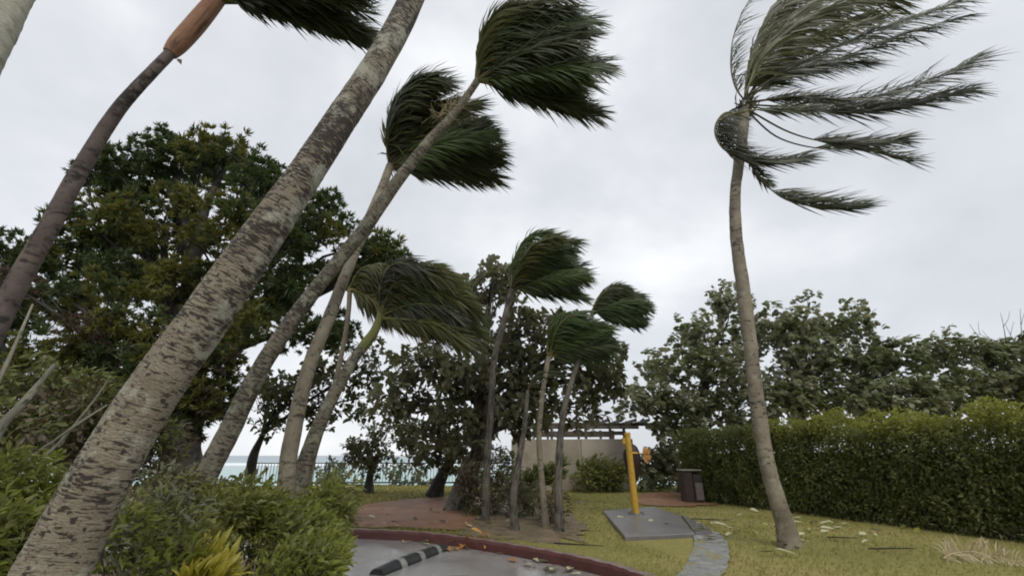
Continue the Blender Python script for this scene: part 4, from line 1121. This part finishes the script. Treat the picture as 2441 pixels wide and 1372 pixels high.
# ------------------------------------------------------------------ hedge
random.seed(77)
h0, h1 = Vector((6.15, 17.2, 0)), Vector((9.35, 8.75, 0))
hd = (h1 - h0).normalized(); hn = Vector((-hd.y, hd.x, 0))      # hn points to the far right side
if hn.x < 0: hn = -hn
h2 = h1 + hd * 5
HT = 1.95
def hz(t): return 2.12 - 0.42 * t
root = empty('clipped_hedge', (h0 + h2) / 2 + hn * 0.5 + Vector((0, 0, LAWN_Z)), 'tall clipped green hedge with loose lime shoots along its top', 'hedge')
mb = MB()
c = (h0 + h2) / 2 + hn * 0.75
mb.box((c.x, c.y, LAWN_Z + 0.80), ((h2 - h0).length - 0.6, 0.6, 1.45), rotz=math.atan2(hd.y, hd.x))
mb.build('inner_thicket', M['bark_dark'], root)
hp = protos('hedge', 'leaf_hedge'); lp = protos('hedge', 'leaf_lime'); bp2 = protos('bush', 'leaf_lime')
Lh = (h2 - h0).length
cnt = 0
ncol = 30; nrow = 10
for i in range(ncol):
    for k in range(nrow):
        # denser columns near the far end are not needed: equal metres
        t = (i + random.uniform(.1, .9)) / ncol
        p = h0 + hd * (t * Lh) + hn * (0.16 + random.uniform(-.07, .07))
        p.z = LAWN_Z + 0.12 + (hz(t) - 0.15) * (k + random.uniform(.1, .9)) / nrow
        s = random.uniform(.32, .42)
        link('leaf_clump', hp[random.randrange(3)], root, p, (random.uniform(-.5, .5), random.uniform(-.5, .5), random.uniform(-.6, .6)), (s, s * .7, s))
for k in range(14):      # end face
    p = h0 + hn * random.uniform(.15, 1.2) - hd * random.uniform(-.15, .1); p.z = LAWN_Z + random.uniform(.2, HT)
    s = random.uniform(.34, .44)
    link('leaf_clump', hp[k % 3], root, p, (random.uniform(-.5, .5), random.uniform(-.5, .5), random.uniform(-.6, .6)), (s, s, s))
for k in range(150):      # loose pale shoots above
    t = 0.20 + 0.8 * random.random()
    p = h0 + hd * (t * Lh) + hn * random.uniform(.12, 1.1)
    hh = 0.42 * min(1, (t - 0.12) / .3) * (1 - .45 * t)
    p.z = LAWN_Z + hz(t) - 0.08 + random.random() * hh + 0.10 * math.sin(t * 23) + 0.07 * math.sin(t * 51 + 1)
    s = random.uniform(.24, .40)
    link('top_shoots', (lp if k % 3 else bp2)[random.randrange(3)], root, p, (random.uniform(-.5, .5), random.uniform(-.5, .5), random.uniform(-.6, .6)), (s, s, s))
for k in range(24):
    t = 0.30 * random.random()
    p = h0 + hd * (t * Lh) + hn * random.uniform(.12, 1.1); p.z = LAWN_Z + hz(t) + random.uniform(-.1, .1)
    link('leaf_clump', hp[random.randrange(3)], root, p, (0, 0, random.uniform(-.6, .6)), (.36, .36, .3))
mb = MB()
for k in range(60):
    q = h0 + hd * (Lh * (k + random.random()) / 60) + hn * random.uniform(.1, .4)
    mb.tube(tube_path(Vector((q.x, q.y, LAWN_Z - .03)), Vector((q.x, q.y, LAWN_Z + random.uniform(.5, .9))) + rv(.12), .1, 4), [.022, .02, .017, .014, .01], 5, cap=False)
mb.build('stems', M['bark_grey'], root, smooth=True)

# ------------------------------------------------------------------ shrubs
FB = ('bush', 'leaf_bush'); BR = ('bush', 'leaf_bright'); GR = ('bush', 'leaf_grey'); LA = ('lance', 'leaf_yellow'); BW = ('bush', 'leaf_brown'); LB = ('lance', 'leaf_bright'); LO = ('lance', 'leaf_bush')
bush('bed_bush', 'olive green bush in the bed left of the upright palm base', [(590, 1235, 5.0, 80, 36, .5, 14), (545, 1205, 5.3, 55, 28, .4, 7), (630, 1215, 5.2, 45, 22, .4, 6)], [FB, FB, BR], 0.26, 71, ground=.07)
bush('bed_bush', 'green bush in the bed right of the twin palm bases', [(765, 1230, 5.6, 42, 34, .4, 12), (735, 1305, 5.0, 55, 42, .4, 14), (785, 1195, 6.0, 32, 16, .3, 5)], [BR, FB, FB], 0.25, 72, ground=.07)
bush('bed_bush', 'grey green bush beside the foot of the thick trunk', [(350, 1275, 3.4, 60, 80, .4, 15), (420, 1345, 3.2, 60, 50, .4, 10)], [GR, FB, BR, FB], 0.19, 73, ground=.07)
bush('bed_bush', 'brownish tangled bush behind the thick trunk', [(430, 1210, 5.4, 80, 55, .5, 22), (490, 1270, 5.2, 50, 45, .4, 12), (400, 1150, 5.8, 45, 32, .5, 8)], [BW, FB, BW, GR], 0.22, 74, ground=.07)
bush('bed_bush', 'bright green bush at the left edge before the thick trunk', [(30, 1180, 3.4, 90, 60, .5, 26), (70, 1260, 3.2, 70, 60, .4, 20), (10, 1330, 3.0, 70, 60, .4, 12)], [BR, BR, FB], 0.18, 75, ground=.07)
bush('dark_shrub', 'dark shady shrub mass behind the bare leaning stems', [(60, 1030, 8.2, 130, 70, .8, 36), (230, 990, 8.0, 90, 80, .8, 30), (120, 930, 8.6, 120, 50, .8, 22), (320, 1080, 8.0, 70, 60, .7, 14)], [('bush', 'leaf_hedge'), BW, ('bush', 'leaf_hedge')], 0.40, 76)
bush('croton', 'yellow croton with long strap leaves at the bottom edge', [(485, 1385, 3.0, 25, 20, .12, 4), (520, 1375, 3.05, 25, 20, .12, 3), (465, 1360, 3.1, 15, 20, .1, 2)], [LA], 0.18, 77, ground=.07)
bush('croton', 'yellow green spiky plant beside the wheel stop', [(765, 1355, 4.7, 30, 30, .2, 7), (740, 1372, 4.5, 35, 20, .2, 5), (795, 1335, 5.0, 15, 18, .15, 3)], [('lance', 'leaf_lime'), LB, LB], 0.27, 78, ground=.07)
bush('bed_bush', 'low leafy bush filling the bottom edge between croton and wheel stop', [(700, 1360, 4.2, 45, 30, .35, 12), (745, 1365, 4.0, 45, 30, .3, 10)], [FB, BR, BR], 0.20, 79, ground=.07)
bush('feathery_shrub', 'feathery olive shrub before the right half of the wall', [(1440, 1125, 20.4, 40, 28, .5, 14), (1395, 1135, 20.4, 35, 24, .5, 10), (1460, 1150, 20.3, 25, 20, .4, 6)], [('lance', 'leaf_bush'), FB], 0.55, 80)
bush('feathery_shrub', 'drooping green shrub before the left end of the wall', [(1270, 1145, 18.5, 45, 30, .6, 16), (1320, 1125, 18.8, 25, 22, .4, 6), (1240, 1165, 18.2, 22, 20, .4, 6)], [('lance', 'leaf_bush'), ('lance', 'leaf_hedge')], 0.5, 81)
for k, (px, py, rx, rz, cnt, lab) in enumerate(((800, 1130, 45, 35, 20, 'cliff bush showing left of the little round tree'), (960, 1130, 55, 36, 24, 'cliff bush behind the fence and the red earth'), (1120, 1135, 50, 30, 18, 'cliff bush behind the gnarled tree base'), (1195, 1140, 26, 22, 10, 'cliff bush in the gap left of the wall'), (1560, 1150, 50, 35, 18, 'leafy cliff bush right of the yellow post'))):
    bush('cliff_bush', lab, [(px, py, 26.5 if px < 1300 else 23, rx, rz, .9, cnt)], [AL, SE], 0.42, 82 + k, group='bushes along the cliff edge', ground=-0.4)
bush('dark_shrub', 'dense undergrowth below the middle tree', [(1180, 1130, 13.2, 60, 50, .6, 16), (1110, 1150, 13.0, 30, 30, .4, 6), (1150, 1200, 12.6, 45, 30, .5, 10), (1250, 1190, 12.4, 40, 30, .5, 8), (1310, 1215, 11.2, 30, 20, .3, 5)], [BW, ('bush', 'leaf_hedge'), AL], 0.30, 89)

# bare leaning stems on the left
for k, (pts, lab) in enumerate((
    ([(-40, 1120, 4.6, 26), (0, 1020, 4.7, 26), (60, 955, 4.8, 20), (130, 868, 5.0, 9)], 'thick pale bare stem forking at the left edge'),
    ([(75, 1125, 5.2, 7), (150, 1045, 5.4, 7), (215, 965, 5.6, 5), (255, 910, 5.8, 3)], 'thin bare stem rising steepest behind the thick trunk'),
    ([(50, 1115, 5.3, 7), (130, 1050, 5.3, 7), (200, 1000, 5.5, 6), (255, 965, 5.7, 3)], 'thin bare stem lying lowest behind the thick trunk'),
    ([(-30, 960, 5.0, 14), (10, 880, 5.1, 12), (50, 790, 5.3, 9), (78, 725, 5.5, 5)], 'straight pale stem beside the reddish palm at the left edge'),
    ([(560, 1300, 5.6, 8), (590, 1240, 5.7, 7), (640, 1180, 5.8, 5), (668, 1150, 5.9, 3)], 'thin bare stem rising out of the bed before the twin trunks'))):
    cvs = trunk_curve(pts, True, 8)
    mb = MB(); mb.tube([p for p, _ in cvs], [r for _, r in cvs], 8, bump=lambda acc, a: 1 + .06 * math.sin(acc * 14))
    o = mb.build('bare_stem', M['stem_pale'], None, smooth=True, origin=cvs[0][0])
    tag(o, lab, 'stem', 'bare leaning stems')

# ------------------------------------------------------------------ loose things on the ground
random.seed(9)
fl = []
for i in range(4):
    mb = MB(); leaf(mb, Vector((-.07, 0, 0.012)), Vector((1, 0, .05)), Vector((0, random.uniform(-.4, .4), 1)), .15, random.uniform(.05, .08), .06, 'broad'); fl.append(mb)
flm = {k: [f.mesh('fallen_leaf', M[k]) for f in fl] for k in ('leaf_pale', 'leaf_brown', 'leaf_orange', 'leaf_lime')}
CW = {'leaf_pale': 'pale', 'leaf_brown': 'brown', 'leaf_orange': 'orange', 'leaf_lime': 'yellow green'}
zones = [(110, lambda: (random.gauss(1840, 150), random.gauss(1252, 28)), ['leaf_pale', 'leaf_pale', 'leaf_lime', 'leaf_brown']),
         (34, None, ['leaf_pale', 'leaf_orange', 'leaf_brown', 'leaf_pale']),
         (40, lambda: (random.uniform(860, 1390), random.uniform(1205, 1262)), ['leaf_brown', 'leaf_brown', 'leaf_pale'])]
for zi, (cnt, fn, ks) in enumerate(zones):
    for i in range(cnt):
        k_ = ks[random.randrange(len(ks))]
        if fn:
            x, y = fn()
            y = max(1197, min(1360, y))
            p = G(x, y, LAWN_Z + .035)
            p.z = LAWN_Z + lawn_h(p.x, p.y) + 0.04
            if zi == 0: where = ('on grass left of the lone palm, towards the slab' if x < 1850 else 'on grass right of the lone palm, towards the hedge') + (', far side' if y < 1250 else ', near side')
            else: where = 'on the red earth behind the kerb' if x < 1110 else 'on the litter under the slim palms'
        else:
            j = random.randrange(58, 96); p = offset(kc, -random.uniform(.04, .4))[j].copy(); p.z = 0.012
            where = 'in the gutter along the red kerb, ' + ('near the wheel stop' if p.x < -0.6 else 'right of the leaf heap')
        s = random.uniform(.8, 2.1)
        o = link('fallen_leaf', flm[k_][random.randrange(4)], None, p, (random.uniform(-.25, .25), random.uniform(-.25, .25), random.uniform(0, 6.28)), (s, s, s))
        tag(o, 'fallen ' + CW[k_] + ' leaf ' + where, 'leaf', CW[k_] + ' leaves ' + where.split(',')[0])

def heap(name, label, cat, c, n_, spread_, mk, L, Wd, seed, kind='broad'):
    random.seed(seed)
    root = empty(name, c, label, cat)
    ms = []
    for i in range(5):
        mb = MB(); leaf(mb, Vector((0, 0, 0)), Vector((1, 0, .12)), Vector((0, random.uniform(-.6, .6), 1)), L * random.uniform(.7, 1.2), Wd, .25, kind); ms.append(mb.mesh('dead_leaf', M[mk]))
    for i in range(n_):
        a = random.uniform(0, 6.28); r = spread_ * random.random() ** .7
        q = c + Vector((r * math.cos(a), r * math.sin(a) * .7, .02 + .22 * (1 - r / spread_) * random.random()))
        link('dead_leaf', ms[i % 5], root, q, (random.uniform(-.6, .6), random.uniform(-.9, .5), random.uniform(0, 6.28)))
    return root
hp_ = G(1148, 1300, .02)
heap('leaf_heap', 'orange brown heap of dead leaves against the red kerb', 'leaf heap', hp_, 46, .38, 'leaf_orange', .26, .07, 5)
dc = G(2330, 1338, LAWN_Z + .03)
root = empty('dead_frond', dc, 'dry straw coloured palm frond lying on the lawn at right', 'frond')
random.seed(6)
pts = [dc + Vector((x, y, z)) for x, y, z in ((-.42, .06, .03), (-.18, .14, .08), (.06, .07, .11), (.26, -.06, .06), (.42, -.18, .03))]
frond(root, pts, M['frond_dry'], M['rachis_dry'], 60, (.10, .34), Vector((.15, 0, .10)), .75, .2, .05, .010, .014, .25, 3, rand=.5)
for k, (x, y, ln, a, lab) in enumerate(((2130, 1312, .8, .05, 'dark twig lying on the open lawn right of the palm'), (2010, 1285, .5, -.2, 'short twig on the lawn nearest the palm foot'), (1690, 1235, .9, -.35, 'long dark twig on the lawn beyond the slab'), (1380, 1290, .9, -.3, 'twig beside the kerb under the slim palms'))):
    q = G(x, y, LAWN_Z + .04); q.z = LAWN_Z + lawn_h(q.x, q.y) + .03
    mb = MB(); d = Vector((math.cos(a), math.sin(a), 0)) * ln / 2
    pth = tube_path(q - d, q + d, .06, 6); mb.tube([Vector((p.x, p.y, q.z + .01)) for p in pth], [.012, .014, .013, .012, .01, .008, .005], 6)
    mb.tube([q, q + Vector((d.x * .4, d.y * .4 + .12, .03))], [.008, .004], 5)
    tag(mb.build('twig', M['bark_dark'], None, origin=q), lab, 'twig')
# stones at the hedge foot
random.seed(15)
for k, (x, y, w, lab) in enumerate(((1695, 1192, 30, 'pale stone just right of the bin'), (1735, 1196, 36, 'broad pale stone at the hedge foot near the bin'), (1892, 1208, 34, 'stone at the hedge foot right behind the palm'), (1940, 1214, 36, 'flat dark stone at the hedge foot past the palm'), (2080, 1232, 24, 'grey pebble-like stone under the hedge'), (1385, 1278 - 80, 18, 'small stone on the lawn before the feathery shrub'))):
    q = G(x, y, LAWN_Z); r = mpx(q, w) / 2
    mb = MB(); vs, fs = [], []
    ns, nrg = 10, 5
    for i in range(nrg):
        th = math.pi * 0.5 * i / (nrg - 1)
        for j in range(ns):
            a = 2 * math.pi * j / ns
            rr_ = r * math.cos(th * .97) * random.uniform(.85, 1.15)
            vs.append(q + Vector((rr_ * math.cos(a), rr_ * .7 * math.sin(a), r * .75 * math.sin(th) * random.uniform(.9, 1.1) - .03)))
    for i in range(nrg - 1):
        for j in range(ns):
            fs.append((i * ns + j, i * ns + (j + 1) % ns, (i + 1) * ns + (j + 1) % ns, (i + 1) * ns + j))
    fs.append(tuple((nrg - 1) * ns + j for j in range(ns)))
    mb.add(vs, fs); tag(mb.build('stone', M['rock'], None, origin=q), lab, 'stone', 'stones at the hedge foot')

# short grass over the lawn in view
rng = np.random.default_rng(3)
NB = 60000
kx = np.array([p.x for p in inner]); ky = np.array([p.y for p in inner])
X = rng.uniform(-8, 12, NB * 3); d_ = rng.uniform(0, 1, NB * 3) ** 1.6
ylo = np.interp(X, kx, ky) + 0.05
Y = ylo + (EDGE - ylo) * d_
vis = (np.abs(X) < 1.25 * Y)
pts_ex = [G(1437, 1216, 0.22), G(1560, 1206, 0.22), G(1690, 1256, .2), G(1715, 1310, .2), G(1680, 1400, .2), G(1590, 1420, .2), G(1655, 1330, .2), G(1490, 1277, 0.22)]
def inside(poly, X, Y):
    c = np.zeros(X.shape, bool); n_ = len(poly)
    for i in range(n_):
        x1, y1 = poly[i].x, poly[i].y; x2, y2 = poly[(i + 1) % n_].x, poly[(i + 1) % n_].y
        cond = ((y1 > Y) != (y2 > Y)) & (X < (x2 - x1) * (Y - y1) / (y2 - y1 + 1e-9) + x1)
        c ^= cond
    return c
ex2 = [G(x, y, LAWN_Z) for x, y in [(846, 1255), (845, 1225), (870, 1200), (960, 1190), (1060, 1183), (1150, 1186), (1175, 1205), (1375, 1240), (1370, 1275), (1310, 1290), (1180, 1276), (1120, 1262), (960, 1257)]]
vis &= ~inside(pts_ex, X, Y) & ~inside(ex2, X, Y)
X, Y = X[vis][:NB], Y[vis][:NB]
nb_ = len(X)
Z = LAWN_Z + 0.03 * np.sin(X * 0.7 + 1) * np.sin(Y * 0.55) + 0.012 * np.sin(X * 2.1 + Y * 1.7)
h = rng.uniform(.025, .06, nb_); w = rng.uniform(.004, .009, nb_) * (1 + Y / 14); an = rng.uniform(0, np.pi, nb_)
lx = rng.normal(.02, .015, nb_); ly = rng.normal(0, .015, nb_)
V = np.empty((nb_, 3, 3))
V[:, 0] = np.stack([X - w * np.cos(an), Y - w * np.sin(an), Z], 1)
V[:, 1] = np.stack([X + w * np.cos(an), Y + w * np.sin(an), Z], 1)
V[:, 2] = np.stack([X + lx, Y + ly, Z + h], 1)
me = bpy.data.meshes.new('grass')
me.vertices.add(nb_ * 3); me.vertices.foreach_set('co', V.reshape(-1))
me.loops.add(nb_ * 3); me.loops.foreach_set('vertex_index', np.arange(nb_ * 3, dtype=np.int32))
me.polygons.add(nb_); me.polygons.foreach_set('loop_start', np.arange(0, nb_ * 3, 3, dtype=np.int32))
me.update(); me.validate()
at_ = me.attributes.new('lv', 'FLOAT', 'FACE'); at_.data.foreach_set('value', rng.uniform(0, 1, len(me.polygons)).astype(np.float32))
M['grass'] = leaf_mat('grass_blades', (0.175, 0.175, 0.045), (0.34, 0.295, 0.105), (0.25, 0.23, 0.075), 0.25, 0.6, (0.3, 0.28, 0.05))
me.materials.append(M['grass'])
tag(link('grass', me), 'short olive grass blades over the lawn', 'grass', kind='stuff')
